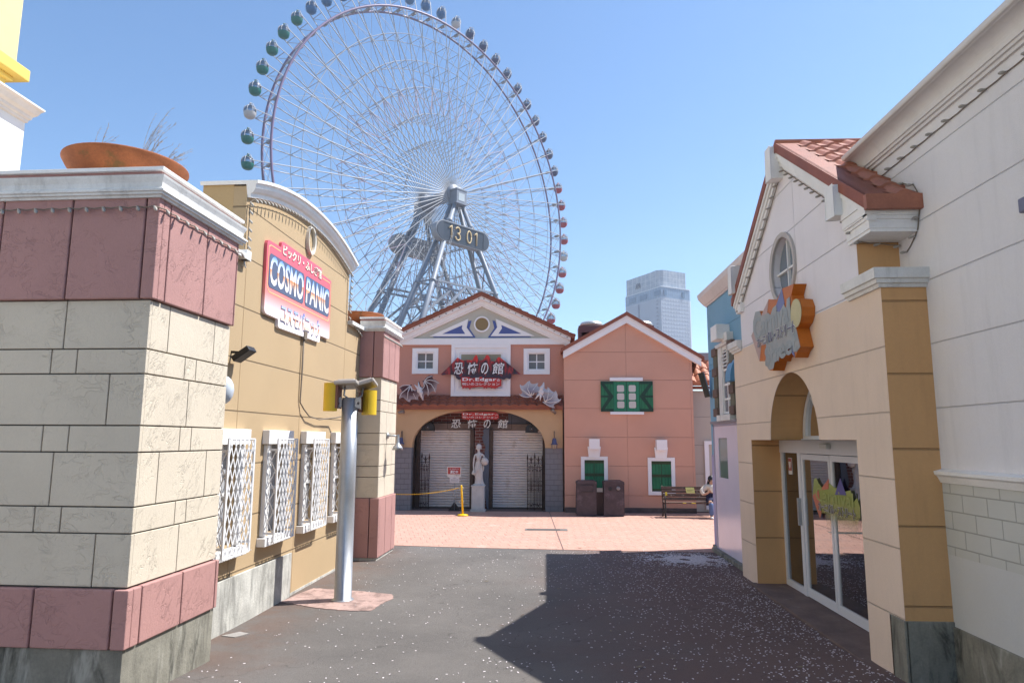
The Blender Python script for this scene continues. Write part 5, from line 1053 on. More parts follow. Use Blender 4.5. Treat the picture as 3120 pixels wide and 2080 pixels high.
t = thing('hanging_sign', 'thin dark signboard hanging edge-on from rods at the corner of the blue house', 'hanging sign', (3.65, 15.3, 3.5))
b = MB(); b.prism([(3.36, 3.78), (3.46, 3.80), (3.60, 3.26), (3.50, 3.24)], PY(15.20), 0, .06); b.build('board', M('brown board edge', (.12, .085, .06), .6, .2), t)
b = MB(); b.prism([(3.47, 3.79), (3.49, 3.79), (3.62, 3.27), (3.60, 3.27)], PY(15.19), 0, .5); b.build('face', M('blue grey face', (.20, .26, .36), .5, .1), t)
b = MB(); b.bar((3.45, 15.25, 3.80), (3.70, 15.25, 3.84), .012); b.bar((3.58, 15.25, 3.27), (3.70, 15.25, 3.25), .016); b.build('rods', M('blue rods', (.07, .16, .27), .6), t)
dr = thing('steel_door', 'pale lilac steel door with a small glass panel in the base of the blue house', 'door', (3.62, 14.2, 0))
LIL = M('lilac enamelled steel', (.70, .65, .76), .22, .04, 1, .05, spec=.7)
b = MB(); b.prism([[(13.05, .09), (14.90, .09), (14.90, 2.60), (13.05, 2.60)], [(13.88, 1.56), (14.56, 1.56), (14.56, 2.36), (13.88, 2.36)]], PX(3.585), 0, .04); b.build('leaf', LIL, dr, .003)
b = MB(); b.box(3.575, 3.64, 14.90, 14.96, 0, 2.66); b.box(3.575, 3.64, 13.0, 14.96, 2.60, 2.66); b.build('frame', M('lilac frame', (.33, .31, .40), .4, .05), dr)
b = MB(); b.box(3.54, 3.64, 13.0, 15.04, 2.66, 2.71); b.build('drip_cap', M('grey cap', (.26, .24, .26), .6, .1), dr)
b = MB(); b.box(3.60, 3.605, 13.88, 14.56, 1.56, 2.36); b.build('pane', M('green grey glass', (.16, .20, .17), .08, .05, bump=0, spec=.8), dr)
b = MB(); b.box(3.50, 3.66, 12.6, 15.1, -.05, .085); b.build('threshold', CONC, dr, .01)
b = MB(); b.box(3.60, 3.66, 15.0, 15.45, -.05, .09); tag(b.build('concrete_kerb', CONC, None, .006), 'small concrete footing at the corner of the blue house', 'kerb')

# ---------------------------------------------------------------- tan gabled hall with arched entrance
XF = 3.40
GREIGE = M('greige facade paint', (.78, .745, .76), .85, .05, .7, .5, 120, streak=.06, joints=[(2, .655, -.03, .006), (1, 30, 9.2, .005)], jcol=.72)
TANF = M('tan facade paint', (.76, .60, .47), .85, .06, .7, .5, 120, streak=.07, joints=[(2, .655, -.03, .006)], jcol=.75)
TAND = M('deep tan side paint', (.63, .355, .155), .85, .05, .7, .5, 120, streak=.12, joints=[(2, .74, .75, .008)], jcol=.55)
gh = thing('entrance_hall', 'tan and greige gabled hall with red tiled roof and arched glass entrance on the right', 'building', (4.2, 9.6, 0))
ZS = 3.88
YB0, YB1, YP0, YP1 = 7.43, 11.92, 6.97, 12.45
b = MB(); b.prism([[(YB0, ZS), (YB1, ZS), (YB1, 4.85), (9.48, 6.42), (YB0, 5.05)], [(9.70+.445*math.cos(R(a)), 4.74+.45*math.sin(R(a))) for a in range(0, 360, 10)]], PX(XF), 0, .35); b.build('upper_wall', GREIGE, gh)
arch = arc((9.70, 2.32), .93, 0, 180, 30)
opn = [(7.74, -.1), (7.74, 2.32)] + arch + [(11.63, 2.32), (11.63, -.1)]
low = [(YP0, -.1)] + opn + [(YP1, -.1), (YP1, ZS), (YP0, ZS)]
b = MB(); b.prism(low, PX(XF), 0, .45); b.build('lower_wall', TANF, gh)
b = MB(); b.box(XF+.004, 3.86, YP0-.004, YP0+.06, -.1, ZS); b.box(XF+.004, 3.86, YB0-.004, YB0+.05, ZS, 5.0); b.box(XF+.02, XF+.5, YP1-.01, YP1+.004, 0, ZS)
ji = arc((9.70, 2.32), .925, 0, 180, 30)
for (y0, z0), (y1, z1) in zip(ji, ji[1:]):     # arch soffit lining
    b.add([(XF+.006, y0, z0), (XF+.006, y1, z1), (XF+.52, y1, z1), (XF+.52, y0, z0)], [(0, 1, 2, 3)])
b.box(XF+.006, XF+.52, 7.735, 7.745, -.05, 2.32); b.box(XF+.006, XF+.50, 11.625, 11.64, -.05, 2.32); b.box(XF+.006, XF+.52, 10.63, 11.63, 2.318, 2.33); b.box(XF+.006, XF+.52, 7.74, 8.77, 2.318, 2.33)
b.build('side_wall', TAND, gh)
b = MB(); b.box(XF-.0, 3.9, YP0-.018, YP0+.3, -.1, .62); b.box(XF-.018, XF+.02, YP0-.018, YP0+.24, -.1, .62); b.build('plinth', CONC, gh, .006)
b = MB(); b.box(3.3, 3.95, 7.60, 11.70, -.1, .035); b.build('step', M('brown concrete step', (.17, .115, .095), .85, .2, 3, .5, stain=((.35, .33, .31), 2.5, .58, .35)), gh, .01)
PC = [(0, 0), (.02, 0), (.03, .035), (.055, .04), (.06, .08), (.085, .085), (.09, .19), (0, .19)]
b = MB(); moulding(b, PC, lambda o, a, u: (XF-.005-o, a, ZS-.03+u), YP0, YB0+.25, m0=1); moulding(b, PC, lambda o, a, u: (a, YP0-.005-o, ZS-.03+u), XF-.005, 3.86, m0=1)
b.box(XF, 3.86, YP0, YB0, ZS+.02, ZS+.155); b.build('pillar_cap', WHITE_DIRTY, gh)
b = MB(); moulding(b, PC, lambda o, a, u: (XF-.005-o, a, ZS-.03+u), YB1, YP1, m1=1); moulding(b, PC, lambda o, a, u: (a, YP1+.005+o, ZS-.03+u), XF-.005, 3.70, m0=1)
b.box(XF, 3.86, YB1, YP1, ZS+.02, ZS+.155); b.build('pillar_cap', WHITE_DIRTY, gh)
# gable roof
RG = (9.48, 6.53); RGR = (6.93, 4.80); RGL = (12.03, 4.78)
b = MB()
def gr(mb, c, w0, w1, x0, x1, ext=1.0):
    e = (RG[0]+(c[0]-RG[0])*ext, RG[1]+(c[1]-RG[1])*ext)
    mb.prism([(RG[0], RG[1]-w0), (e[0], e[1]-w0), (e[0], e[1]-w1), (RG[0], RG[1]-w1)], PX(0), x0, x1)
for c in (RGR, RGL): gr(b, c, -.015, .13, 3.285, 3.34); gr(b, c, -.015, .045, 3.30, 3.62)
b.build('verge_tiles', TERRA, gh, .008)
b = MB()
for c in (RGR, RGL): gr(b, c, .03, .08, 3.34, 8, 1.0)
sgn = -1
# wavy tiles on both slopes
for c in (RGR, RGL):
    m = int((7.8-3.55)/.30*6); nr = 9
    for r_ in range(nr):
        vs = []
        for e in (0, 1.06):
            t = (r_+e)/nr
            for i in range(m+1):
                x = 3.55+(7.8-3.55)*i/m; ph = (x/.30) % 1; h = .05*max(0, math.sin(math.pi*min(1, ph*1.6)))+(.035 if e else 0)
                vs.append((x, RG[0]+(c[0]-RG[0])*t, RG[1]+(c[1]-RG[1])*t+h))
        for i in range(m+1):
            x = 3.55+(7.8-3.55)*i/m; t = (r_+1.06)/nr; vs.append((x, RG[0]+(c[0]-RG[0])*t, RG[1]+(c[1]-RG[1])*t-.02))
        b.add(vs, [(i, i+1, m+2+i, m+1+i) for i in range(m)] + [(m+1+i, m+2+i, 2*(m+1)+i+1, 2*(m+1)+i) for i in range(m)], 0, False)
b.box(3.284, 8, 6.885, 6.95, 4.66, 4.815); b.box(3.284, 8, 12.01, 12.07, 4.66, 4.80)
b.tube([(3.30, RG[0], RG[1]+.0), (8, RG[0], RG[1]+.0)], .055, 10)
b.build('tiled_roof', M('clay roof tiles', (.36, .135, .08), .55, .15, 4, .3), gh)
b = MB(); gr(b, RGR, .13, .20, 3.30, 3.42, .985); gr(b, RGR, .20, .27, 3.325, 3.42, .98); gr(b, RGR, .27, .34, 3.35, 3.42, .97)
gr(b, RGL, .13, .20, 3.30, 3.42, .985); gr(b, RGL, .20, .27, 3.325, 3.42, .98); gr(b, RGL, .27, .34, 3.35, 3.42, .97)
for k, (o, z0, z1) in enumerate(((0, 4.74, 4.80), (.02, 4.62, 4.74), (.035, 4.585, 4.62), (.05, 4.49, 4.585), (.06, 4.455, 4.49))):
    b.box(3.305+o, 3.86, 6.96+o, 7.55, z0, z1)
b.prism([(6.97, 4.64), (7.56, 4.64), (7.56, 5.10), (6.97, 4.70)], PX(3.318), 0, .53)
b.box(3.34, 3.7, 11.7, 11.98, 4.50, 4.75)
b.build('rake_moulding', WHITE, gh)
for (y, z0, z1, w1) in ((9.60, 6.02, 6.50, .10), (7.62, 4.80, 5.16, .10), (11.86, 4.84, 5.32, .09)):
    b = MB(); b.prism([(y-w1, z0), (y+w1, z0), (y+w1, z1-(.0 if y < 9 else .0)), (y-w1, z1)], PX(3.22), 0, .18); b.build('bracket_block', WHITE, gh, .012)
# oval window
b = MB(); b.prism([[(9.70+.52*math.cos(R(a)), 4.74+.52*math.sin(R(a))) for a in range(0, 360, 10)], [(9.70+.445*math.cos(R(a)), 4.74+.45*math.sin(R(a))) for a in range(0, 360, 10)]], PX(XF-.03), 0, .05); wf = b.build('window', M('greige trim', (.47, .43, .40), .7, .04), gh, .01)
b = MB(); b.prism([(9.70+.445*math.cos(R(a)), 4.74+.45*math.sin(R(a))) for a in range(0, 360, 10)], PX(XF+.10), 0, .02); b.build('pane', M('blue grey window glass', (.15, .19, .235), .12, .05, bump=0, spec=.8), wf)
b = MB(); b.box(XF+.06, XF+.10, 9.685, 9.715, 4.30, 5.18); b.box(XF+.06, XF+.10, 9.26, 10.14, 4.725, 4.755); b.build('glazing_bars', WHITE, wf)
# entrance
XD = 3.90; ALU = M('white aluminium', (.66, .665, .68), .35, .04, 1, .1, spec=.5)
en = thing('glass_entrance', 'white framed automatic glass doors with an arched fanlight in the tan hall', 'door', (XD, 9.7, 0))
b = MB(); b.box(XD-.05, XD+.06, 7.74, 11.63, 2.12, 2.34); b.box(XD-.04, XD+.05, 11.55, 11.63, .03, 2.12); b.box(XD-.05, XD+.06, 10.72, 10.84, .03, 2.12); b.box(XD-.04, XD+.04, 7.74, 8.45, .03, 2.12); b.box(XD-.04, XD+.04, 10.84, 11.55, .03, .13)
b.build('frame', ALU, en, .004)
for y0, y1 in ((9.645, 10.70), (8.50, 9.635)):
    b = MB(); b.prism([rect(y0, y1, .05, 2.11), rect(y0+.065, y1-.065, .17, 2.03)], PX(XD-.045), 0, .04); lf = b.build('door_leaf', ALU, en, .004)
    b = MB(); b.box(XD-.028, XD-.022, y0+.06, y1-.06, .165, 2.035); b.build('glass', glass('door glass', (.60, .64, .68), .01, .30), lf)
b = MB(); b.box(XD-.01, XD-.004, 10.84, 11.55, .13, 2.12); b.build('side_glass', glass('side glass', (.55, .58, .6), .02, .08), en)
b = MB(); b.box(XD-.12, XD-.05, 9.55, 9.78, 2.20, 2.27); b.build('sensor', M('sensor housing', (.55, .55, .52), .4), en, .01)
b = MB(); b.box(XD-.10, XD-.05, 10.76, 10.80, 1.05, 1.45); b.build('handle', METAL, en)
b = MB(); fa = arc((9.70, 2.34), .90, 0, 180, 24); fi = arc((9.70, 2.38), .80, 0, 180, 24)
b.prism([fa, fi], PX(XD-.03), 0, .06); b.box(XD-.02, XD+.02, 9.68, 9.72, 2.36, 3.2)
for a in (45, 135): b.bar((XD, 9.70, 2.38), (XD, 9.70+.82*math.cos(R(a)), 2.38+.82*math.sin(R(a))), .03, .03, up=(1, 0, 0))
fl_ = b.build('fanlight', ALU, en); b = MB(); b.prism(arc((9.70, 2.36), .86, 0, 180, 24), PX(XD+.01), 0, .006); b.build('fanlight_glass', glass('fan glass', (.35, .37, .4), .02, .12), fl_)
b = MB(); b.box(XD-.015, XD-.010, 11.18, 11.34, 1.78, 2.04); st_ = b.build('sticker', M('white sticker', (.6, .58, .56), .5, bump=0), en)
b = MB(); b.box(XD-.018, XD-.015, 11.19, 11.33, 1.84, 2.03); b.build('sticker_print', M('maroon print', (.30, .06, .05), .5, bump=0), st_)
b = MB(); b.prism([(11.21, 1.98), (11.31, 1.98), (11.29, 1.90), (11.26, 1.86), (11.23, 1.90)], PX(XD-.0205), 0, .002); b.build('sticker_mark', M('white sticker', (0, 0, 0)), st_)
# dim interior behind the glass
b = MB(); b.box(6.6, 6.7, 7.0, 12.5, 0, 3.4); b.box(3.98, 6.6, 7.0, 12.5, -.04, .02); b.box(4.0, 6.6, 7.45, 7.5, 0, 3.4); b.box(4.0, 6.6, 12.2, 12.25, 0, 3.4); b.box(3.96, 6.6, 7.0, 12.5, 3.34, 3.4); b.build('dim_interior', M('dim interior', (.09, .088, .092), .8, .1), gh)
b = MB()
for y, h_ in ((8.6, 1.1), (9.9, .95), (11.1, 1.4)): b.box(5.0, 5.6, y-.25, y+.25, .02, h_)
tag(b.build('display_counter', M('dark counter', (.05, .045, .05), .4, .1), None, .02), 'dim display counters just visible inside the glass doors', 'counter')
# the arcade sign over the arch
CBACK = [(10.787, 3.938), (10.667, 3.996), (10.646, 4.136), (10.517, 4.266), (10.309, 4.245), (10.23, 4.184), (9.883, 4.334), (9.55, 4.257), (9.315, 4.365), (8.875, 4.33), (8.99, 4.20), (8.95, 4.11), (8.811, 4.119), (8.708, 4.09), (8.641, 3.982), (8.668, 3.871), (8.754, 3.792), (8.867, 3.748), (8.758, 3.488), (8.893, 3.435), (8.967, 3.373), (9.212, 3.541), (9.346, 3.427), (9.509, 3.472), (9.595, 3.398), (9.715, 3.437), (9.867, 3.294), (9.998, 3.312), (10.146, 3.425), (10.153, 3.471), (10.438, 3.495)]
CPINK = [(10.787, 3.938), (10.667, 3.996), (10.264, 4.153), (9.883, 4.334), (9.98, 4.146), (9.825, 4.091), (9.912, 3.698), (10.316, 3.719), (10.438, 3.495)]
CBLUE = [(9.315, 4.363), (9.24, 4.154), (9.30, 4.05), (9.443, 4.04), (9.575, 4.105), (9.562, 4.189)]
CGRAY = [(10.667, 3.996), (10.646, 4.136), (10.517, 4.266), (10.309, 4.245), (10.236, 4.148), (9.926, 4.145), (9.825, 4.091), (9.707, 4.174), (9.562, 4.189), (9.564, 4.095), (9.443, 4.063), (9.262, 4.138), (9.18, 4.055), (9.137, 4.187), (9.014, 4.166), (9.049, 3.932), (8.961, 3.851), (8.867, 3.748), (8.758, 3.488), (8.893, 3.435), (8.985, 3.543), (9.189, 3.538), (9.248, 3.456), (9.346, 3.427), (9.506, 3.489), (9.595, 3.398), (9.714, 3.446), (9.811, 3.319), (9.998, 3.316), (10.146, 3.425), (10.077, 3.695), (10.553, 3.827)]
cs = thing('sign', 'cut-out orange-sided arcade sign with washed-out lettering over the arched entrance', 'sign', (3.3, 9.7, 3.8))
ORA = M('orange sign returns', (.52, .145, .012), .45, .12, 3, .1)
b = MB(); b.prism(CBACK, PX(3.232), 0, .165); b.build('body', ORA, cs)
FG = M('faded grey face', (.36, .36, .34), .5, .10, 3, .1, stain=((.26, .31, .33), 2.2, .50, .7)); FP = M('faded pink face', (.48, .33, .29), .5, .06, 2, .1); FB = M('faded blue face', (.17, .19, .36), .5, .1, 3, .1); FY = M('faded yellow face', (.55, .48, .25), .5, .08, 4, .1)
b = MB(); b.prism(CPINK, PX(3.228), 0, .004); b.build('pink_star', FP, cs)
b = MB(); b.prism(CBLUE, PX(3.2265), 0, .004); b.prism([(9.212, 3.541), (9.007, 3.546), (8.967, 3.377)], PX(3.2265), 0, .004); b.build('blue_star', FB, cs)
b = MB(); b.prism(CGRAY, PX(3.224), 0, .004); b.build('face', FG, cs)
b = MB(); b.prism([(8.835+.19*math.cos(R(a)), 3.935+.185*math.sin(R(a))) for a in range(0, 360, 12)], PX(3.221), 0, .004); b.build('balloon', FY, cs)
NX = lambda x: (lambda u, v, d: (x-d, -u, v))
b = MB(); text(b, 'Carnival', (-10.60, -9.02, 3.84, 4.16), NX(3.2225), .002, .02, skew=.02); text(b, 'Street', (-10.15, -8.85, 3.37, 3.66), NX(3.2225), .002, .03, skew=.06); b.build('washed_out_lettering', M('faded teal grey print', (.31, .34, .34), .5, .1, 3, .1), cs)
CT = (-10.46, -8.88, 3.70, 3.86)
b = MB(); text(b, 'カーニバル・ストリート', (CT[0]-.01, CT[1]+.01, CT[2]-.01, CT[3]+.01), NX(3.219), .003, .055, skew=.0); b.build('lettering_outline', M('white outline', (.72, .70, .69), .5, bump=0), cs)
b = MB(); text(b, 'カーニバル・ストリート', CT, NX(3.215), .003, .012); b.build('lettering', M('slate violet print', (.10, .095, .16), .5, bump=0), cs)
# decal on the door glass
D1 = [(10.209, 1.759), (10.24, 1.66), (10.281, 1.554), (10.20, 1.38), (10.075, 1.225), (10.05, 1.31), (9.853, 1.322), (9.85, 1.15), (9.80, 1.05), (9.676, 1.069), (9.438, 1.12), (9.2, 1.08), (8.959, 1.097), (8.9, 1.208), (8.885, 1.291), (8.80, 1.38), (8.79, 1.50), (8.852, 1.61), (8.96, 1.55), (9.022, 1.69), (9.183, 1.665), (9.35, 1.70), (9.44, 1.69), (9.512, 1.69), (9.676, 1.74), (9.80, 1.68), (9.95, 1.669), (10.05, 1.72), (10.12, 1.79)]
dc = thing('window_decal', 'yellow-green arcade decal stuck across the two glass door leaves', 'decal', (3.85, 9.6, 1.4))
XG = 3.848
GY = gradmat('printed yellow green fade', 2, [(1.05, (.50, .42, .30)), (1.35, (.46, .44, .14)), (1.6, (.36, .42, .08)), (1.78, (.42, .48, .14))], .4)
nt = GY.node_tree; bs = nt.nodes['Principled BSDF']; vec, xyz = coords(nt); nt.links.new(ramp(nt, xyz[2], 1.12, 1.55, .05, .66), bs.inputs['Alpha'])
b = MB(); b.prism(D1, PX(XG), 0, .003); b.build('shape', GY, dc)
b = MB(); b.prism([(10.285, 1.523), (10.05, 1.62), (10.0, 1.30), (10.055, 1.227)], PX(XG-.004), 0, .003); b.prism([(9.676, 1.80), (9.70, 1.66), (10.0, 1.62)], PX(XG-.004), 0, .003); b.build('red_points', M('decal red', (.50, .14, .08), .5, bump=0), dc)
b = MB(); b.prism([(9.30, 1.83), (9.15, 1.62), (9.5, 1.60)], PX(XG-.004), 0, .003); b.build('violet_point', M('decal violet', (.08, .07, .25), .5, bump=0), dc)
b = MB(); text(b, 'Carnival', (-10.15, -8.95, 1.47, 1.66), NX(XG-.0045), .002, .0); b.build('soft_lettering', M('decal olive', (.30, .34, .10), .5, bump=0), dc)
b = MB(); text(b, 'カーニバル・ストリート', (-10.085, -8.905, 1.335, 1.465), NX(XG-.007), .002, .05); b.build('lettering_outline', M("white outline", (0, 0, 0)), dc)
b = MB(); text(b, 'カーニバル・ストリート', (-10.08, -8.91, 1.34, 1.46), NX(XG-.010), .002, .012); b.build('lettering', M('dark maroon print', (.05, .03, .03), .5, bump=0), dc)
bulbs('bulb string down the left slope of the tan gable', [(3.38, 9.55, 6.10), (3.38, 11.88, 4.55)], 15, .006, hang=(-1, .1, -.3)); bulbs('bulb string down the right slope of the tan gable to the white wall', [(3.38, 9.42, 6.10), (3.38, 7.72, 4.95), (3.38, 7.36, 4.45), (3.83, 7.36, 4.40)], 16, .006, hang=(-1, 0, -.3))

# ---------------------------------------------------------------- white hall on the far right
wh_ = thing('white_hall', 'white rendered hall with deep coved cornice and dado rail on the far right', 'building', (5, 3, 0)); XW = 3.85
WW = M('white rendered wall', (.72, .70, .705), .85, .04, .6, .6, 120, joints=[(2, .64, 2.63, .005)], jcol=.72, streak=.10)
b = MB(); b.box(XW, 9, -6, 8.35, 2.0, 5.72); b.build('wall', WW, wh_)
b = MB(); b.box(XW-.004, 9, -6, 7.2, 1.24, 1.95); b.build('brick_band', M('pale painted brick', (.52, .515, .47), .85, .04, .8, .4, brick=(1, 2, .36, .165, .006, (.535, .53, .485), (.36, .355, .32))), wh_)
b = MB(); b.box(XW-.002, 9, -6, 7.2, .5, 1.24); b.build('lower_wall', M('lower white render', (.57, .565, .54), .85, .04, .8, .5, 120), wh_)
b = MB(); b.box(XW-.02, 9, -6, 7.0, -.2, .58); b.build('plinth', CONC, wh_, .01)
b = MB(); moulding(b, [(0, 0), (.015, 0), (.03, .03), (.045, .06), (.07, .08), (.075, .11), (0, .13)], lambda o, a, u: (XW-.002-o, a, 1.91+u), -6, 7.02, m1=1); b.build('dado_rail', WHITE, wh_)
WC = [(0, 0), (.025, 0), (.03, .03), (.05, .035), (.055, .06), (.07, .065)] + [(.07+.12*(1-math.cos(R(a))), .07+.14*math.sin(R(a))) for a in range(10, 91, 10)] + [(.20, .215), (.225, .22), (.235, .235), (.24, .27), (-.3, .27), (-.3, 0)]
b = MB(); moulding(b, WC, lambda o, a, u: (XW-.002-o, a, 5.46+u), -6, 8.12); b.build('cornice', M('coved white cornice', (.64, .615, .60), .5, .04, 1.5, .15, streak=.12), wh_)
b = MB(); b.box(XW-.03, XW+.0, 4.2, 5.44, 3.72, 4.17); sh_ = b.build('shutter', M('teal shutter', (.07, .17, .18), .6, .1), wh_, .01); b = MB(); b.box(XW-.045, XW, 4.15, 5.49, 4.12, 4.24); b.build('shutter_head', M('slate lilac trim', (.16, .165, .24), .6, .08), sh_, .012)
bulbs('bulb string under the coved white cornice on the far right', [(XW-.01, 8.0, 5.30), (XW-.01, 3.0, 5.40)], 19, .006, hang=(-1, 0, -.2)); 
bulbs('short bulb string looping round the tiled eave corner onto the white wall', [(XW-.01, 7.8, 5.30), (XW-.01, 7.0, 4.95), (XW-.01, 6.92, 4.75), (XW-.01, 7.02, 4.45), (XW-.01, 7.25, 4.30)], 9, .01, hang=(-1, 0, -.2))

# ---------------------------------------------------------------- hotel tower far behind
HW_ = M('pale hotel cladding', (.38, .42, .48), .6, .05, .05, 0); HG = M('blue grey glazing', (.20, .28, .38), .25, .12, .3, 0, joints=[(0, 1.6, 0, .10)], jcol=1.5)
ht = thing('hotel_tower', 'tall pale hotel tower with a glazed crown far behind the rose house', 'building', (95, 540, 0))
fp = [(67.3, 569), (85.5, 537), (90.0, 528), (115.4, 543.5), (117.2, 549), (100, 585)]
b = MB(); b.prism(fp, PZ(0), 0, 113.5); b.build('wall', HW_, ht)
b = MB(); b.prism(fp, PZ(0), 113.5, 121.6); b.build('top_floor_glazing', HG, ht)
b = MB(); b.prism([(x+(92-x)*.003, y-.5+(550-y)*.0) for x, y in fp], PZ(0), 121.6, 122.3); b.build('parapet', M('bright parapet', (.62, .65, .68), .5, .03), ht)
cr = [(68.3, 569), (84.0, 541), (87.2, 533.5), (93.0, 532), (112.5, 543.6), (113.5, 548), (99, 582)]
def crownmat():
    m = bpy.data.materials.new('perforated crown screen'); m.use_nodes = True; nt = m.node_tree; bs = nt.nodes['Principled BSDF']; vec, xyz = coords(nt)
    k = noise(nt, vec, .22, 5, .7); c = mixc(nt, ramp(nt, k, .4, .62), (.26, .31, .37), (.38, .41, .44))
    for ax, per, hw_ in ((0, 2.9, .14), (2, 4.2, .16)):
        a = mth(nt, 'DIVIDE', xyz[ax], per); a = mth(nt, 'ABSOLUTE', mth(nt, 'SUBTRACT', a, mth(nt, 'ROUND', a))); c = mixc(nt, ramp(nt, mth(nt, 'MULTIPLY', a, per), hw_*.5, hw_*1.5, .65, 0), c, (.58, .60, .62))
    nt.links.new(c, bs.inputs['Base Color']); bs.inputs['Roughness'].default_value = .5; return m
b = MB(); b.prism(cr, PZ(0), 122.3, 136); b.build('crown_screen', crownmat(), ht)
fu = Vector((84.0-68.3, 541-569, 0)); fl2 = fu.length; fu /= fl2; fnn = Vector((fu.y, -fu.x, 0))
if fnn.y > 0: fnn = -fnn
b = MB(); text(b, 'APA', (13.2, 19.6, 125.8, 130.2), lambda u, v, d: tuple(Vector((68.3, 569, v))+fu*u+fnn*(.25+d)), .5, .0, shear=.1); b.build('lettering', M('dark sign letters', (.04, .055, .10), .5, bump=0), ht)
# windows on the right face and corner bevel
e0 = Vector((90.0, 528, 0)); e1 = Vector((115.4, 543.5, 0)); eu = (e1-e0).normalized(); en_ = Vector((eu.y, -eu.x, 0)); WINM = M('recessed hotel windows', (.62, .66, .70), .4, .35, .3, 0)
def hwin(mb, base, u, v_, sz):
    c = base+eu*u+Vector((0, 0, v_)); mb.obox(c+en_*.05, eu*sz, Vector((0, 0, sz)), en_*.08, 0); mb.obox(c+en_*.12+Vector((0, 0, sz*.2)), eu*sz*.55, Vector((0, 0, sz*.5)), en_*.05, 1)
rows_ = []; L_ = (e1-e0).length
for r_ in range(36):
    for k in range(10): rows_.append((2.4+k*(L_-4.4)/9, 111.8-r_*3.05))
proto = None
DKW = M('window shade blue', (.22, .27, .34), .3, .3, .4, 0)
for i, (u, v_) in enumerate(rows_[:100]):
    if proto is None: b = MB(); hwin(b, e0, u, v_, .62); proto = b.build('window', [WINM, DKW], ht); u0, v0 = u, v_; l0 = proto.location.copy()
    else: o = proto.copy(); S.collection.objects.link(o); o.location = l0+eu*(u-u0)+Vector((0, 0, v_-v0))
b = MB()
for u, v_ in rows_[100:]: hwin(b, e0, u, v_, .62)
o = b.build('lower_windows', [WINM, DKW], ht); o['kind'] = 'stuff'
b = MB()
for r_ in range(30): b.box(86.9, 87.9, 531.3, 532.4, 111-r_*3.05, 111.8-r_*3.05)
b.box(75.3, 76.2, 552.5, 554.0, 40, 112); b.build('service_slots', M('slot shade', (.24, .28, .35), .6, .1, .3, 0), ht)
for x0, y0, x1, y1 in ((70, 564.0, 74, 557), (77, 551.6, 81.5, 543.8), (86.2, 535.3, 89.6, 528.4), (92.5, 529.2, 94.6, 530.5), (108.5, 539, 110.6, 540.3)): b = MB(); b.bar((x0, y0, 117.2), (x1, y1, 117.2), .8, 4.2); b.build('glazing_bay', M('deep blue glazing', (.09, .16, .26), .2, .15, .3, 0), ht)

# ---------------------------------------------------------------- ferris wheel
AZ = .88; WC_ = Vector((-26.28, 162.18, 0)); WT = Vector((math.cos(AZ), math.sin(AZ), 0)); WN = Vector((math.sin(AZ), -math.cos(AZ), 0)); HZ = 61.6
FR[0] = lambda p: WC_ + WT*p[0] + WN*p[1] + Vector((0, 0, p[2]))        # (in plane, towards the street, up)
fw_ = thing('ferris_wheel', 'giant spoked ferris wheel with a clock display, rising behind the haunted house', 'ferris wheel', (0, 0, 0))
WS = M('pale painted steel', (.42, .43, .45), .45, .05, .2, 0, spec=.5); WP = M('mauve painted rim', (.20, .15, .24), .4, .05, .2, 0); WG = M('grey blue painted steel', (.22, .245, .29), .5, .08, .3, 0); WM_ = M('mauve strut paint', (.42, .33, .40), .5, .05, .2, 0)
def pol(r, a, n): return (r*math.cos(a), n, HZ+r*math.sin(a))
PH = 3.262; A60 = [PH-i*math.pi/30 for i in range(60)]
NR = 46.0
def nrm(r): return 1.8 + (5.0-1.8)*max(0, (NR-r)/NR)**1.0     # half width of the wheel at radius r
for sd in (1, -1):
    b = MB(); n_ = 120
    pts = [pol(NR, 2*math.pi*k/n_, sd*1.8) for k in range(n_+1)]; b.tube(pts, .27, 6, cap=False); b.build('rim', WP, fw_)
RINGS = (39.5, 33.0, 26.5, 20.0)
b = MB()
for r in RINGS:
    for sd in (1, -1): b.tube([pol(r, A60[k % 60], sd*nrm(r)) for k in range(61)], .085 if r > 22 else .07, 4, cap=False)
b.build('ring_ties', WS, fw_)
b = MB()
for i, a in enumerate(A60):
    for sd in (1, -1): b.tube([pol(2.2, a, sd*5.0), pol(NR, a, sd*1.8)], .115, 5, cap=False)
b.build('spokes', WS, fw_)
b = MB()
for i, a in enumerate(A60):      # radial lattice between the two faces of each arm
    rs = [NR]+list(RINGS)+[13.5, 8]
    for k, (r0, r1) in enumerate(zip(rs, rs[1:])):
        b.bar(pol(r0, a, nrm(r0)), pol(r0, a, -nrm(r0)), .10)
        b.bar(pol(r0, a, nrm(r0)), pol(r1, a, -nrm(r1)), .065)
        if r0 > 21:
            a2 = A60[(i+1) % 60]; s_ = 1 if (i+k) % 2 else -1
            b.bar(pol(r0, a, s_*nrm(r0)), pol(r1, a2, s_*nrm(r1)), .06)
b.build('cross_bracing', WS, fw_)
b = MB()
for i in range(0, 60, 2):       # mauve star struts
    a, a1, a2 = A60[i], A60[(i+1) % 60], A60[(i+2) % 60]
    for sd in (1, -1):
        b.bar(pol(26.5, a, sd*nrm(26.5)), pol(20, a1, sd*nrm(20)), .12); b.bar(pol(26.5, a2, sd*nrm(26.5)), pol(20, a1, sd*nrm(20)), .12)
        if i % 4 == 0: b.bar(pol(29.8, a1, 0), pol(26.5, a, sd*nrm(26.5)), .09); b.bar(pol(29.8, a1, 0), pol(26.5, a2, sd*nrm(26.5)), .09)
b.build('star_struts', WM_, fw_)
b = MB()
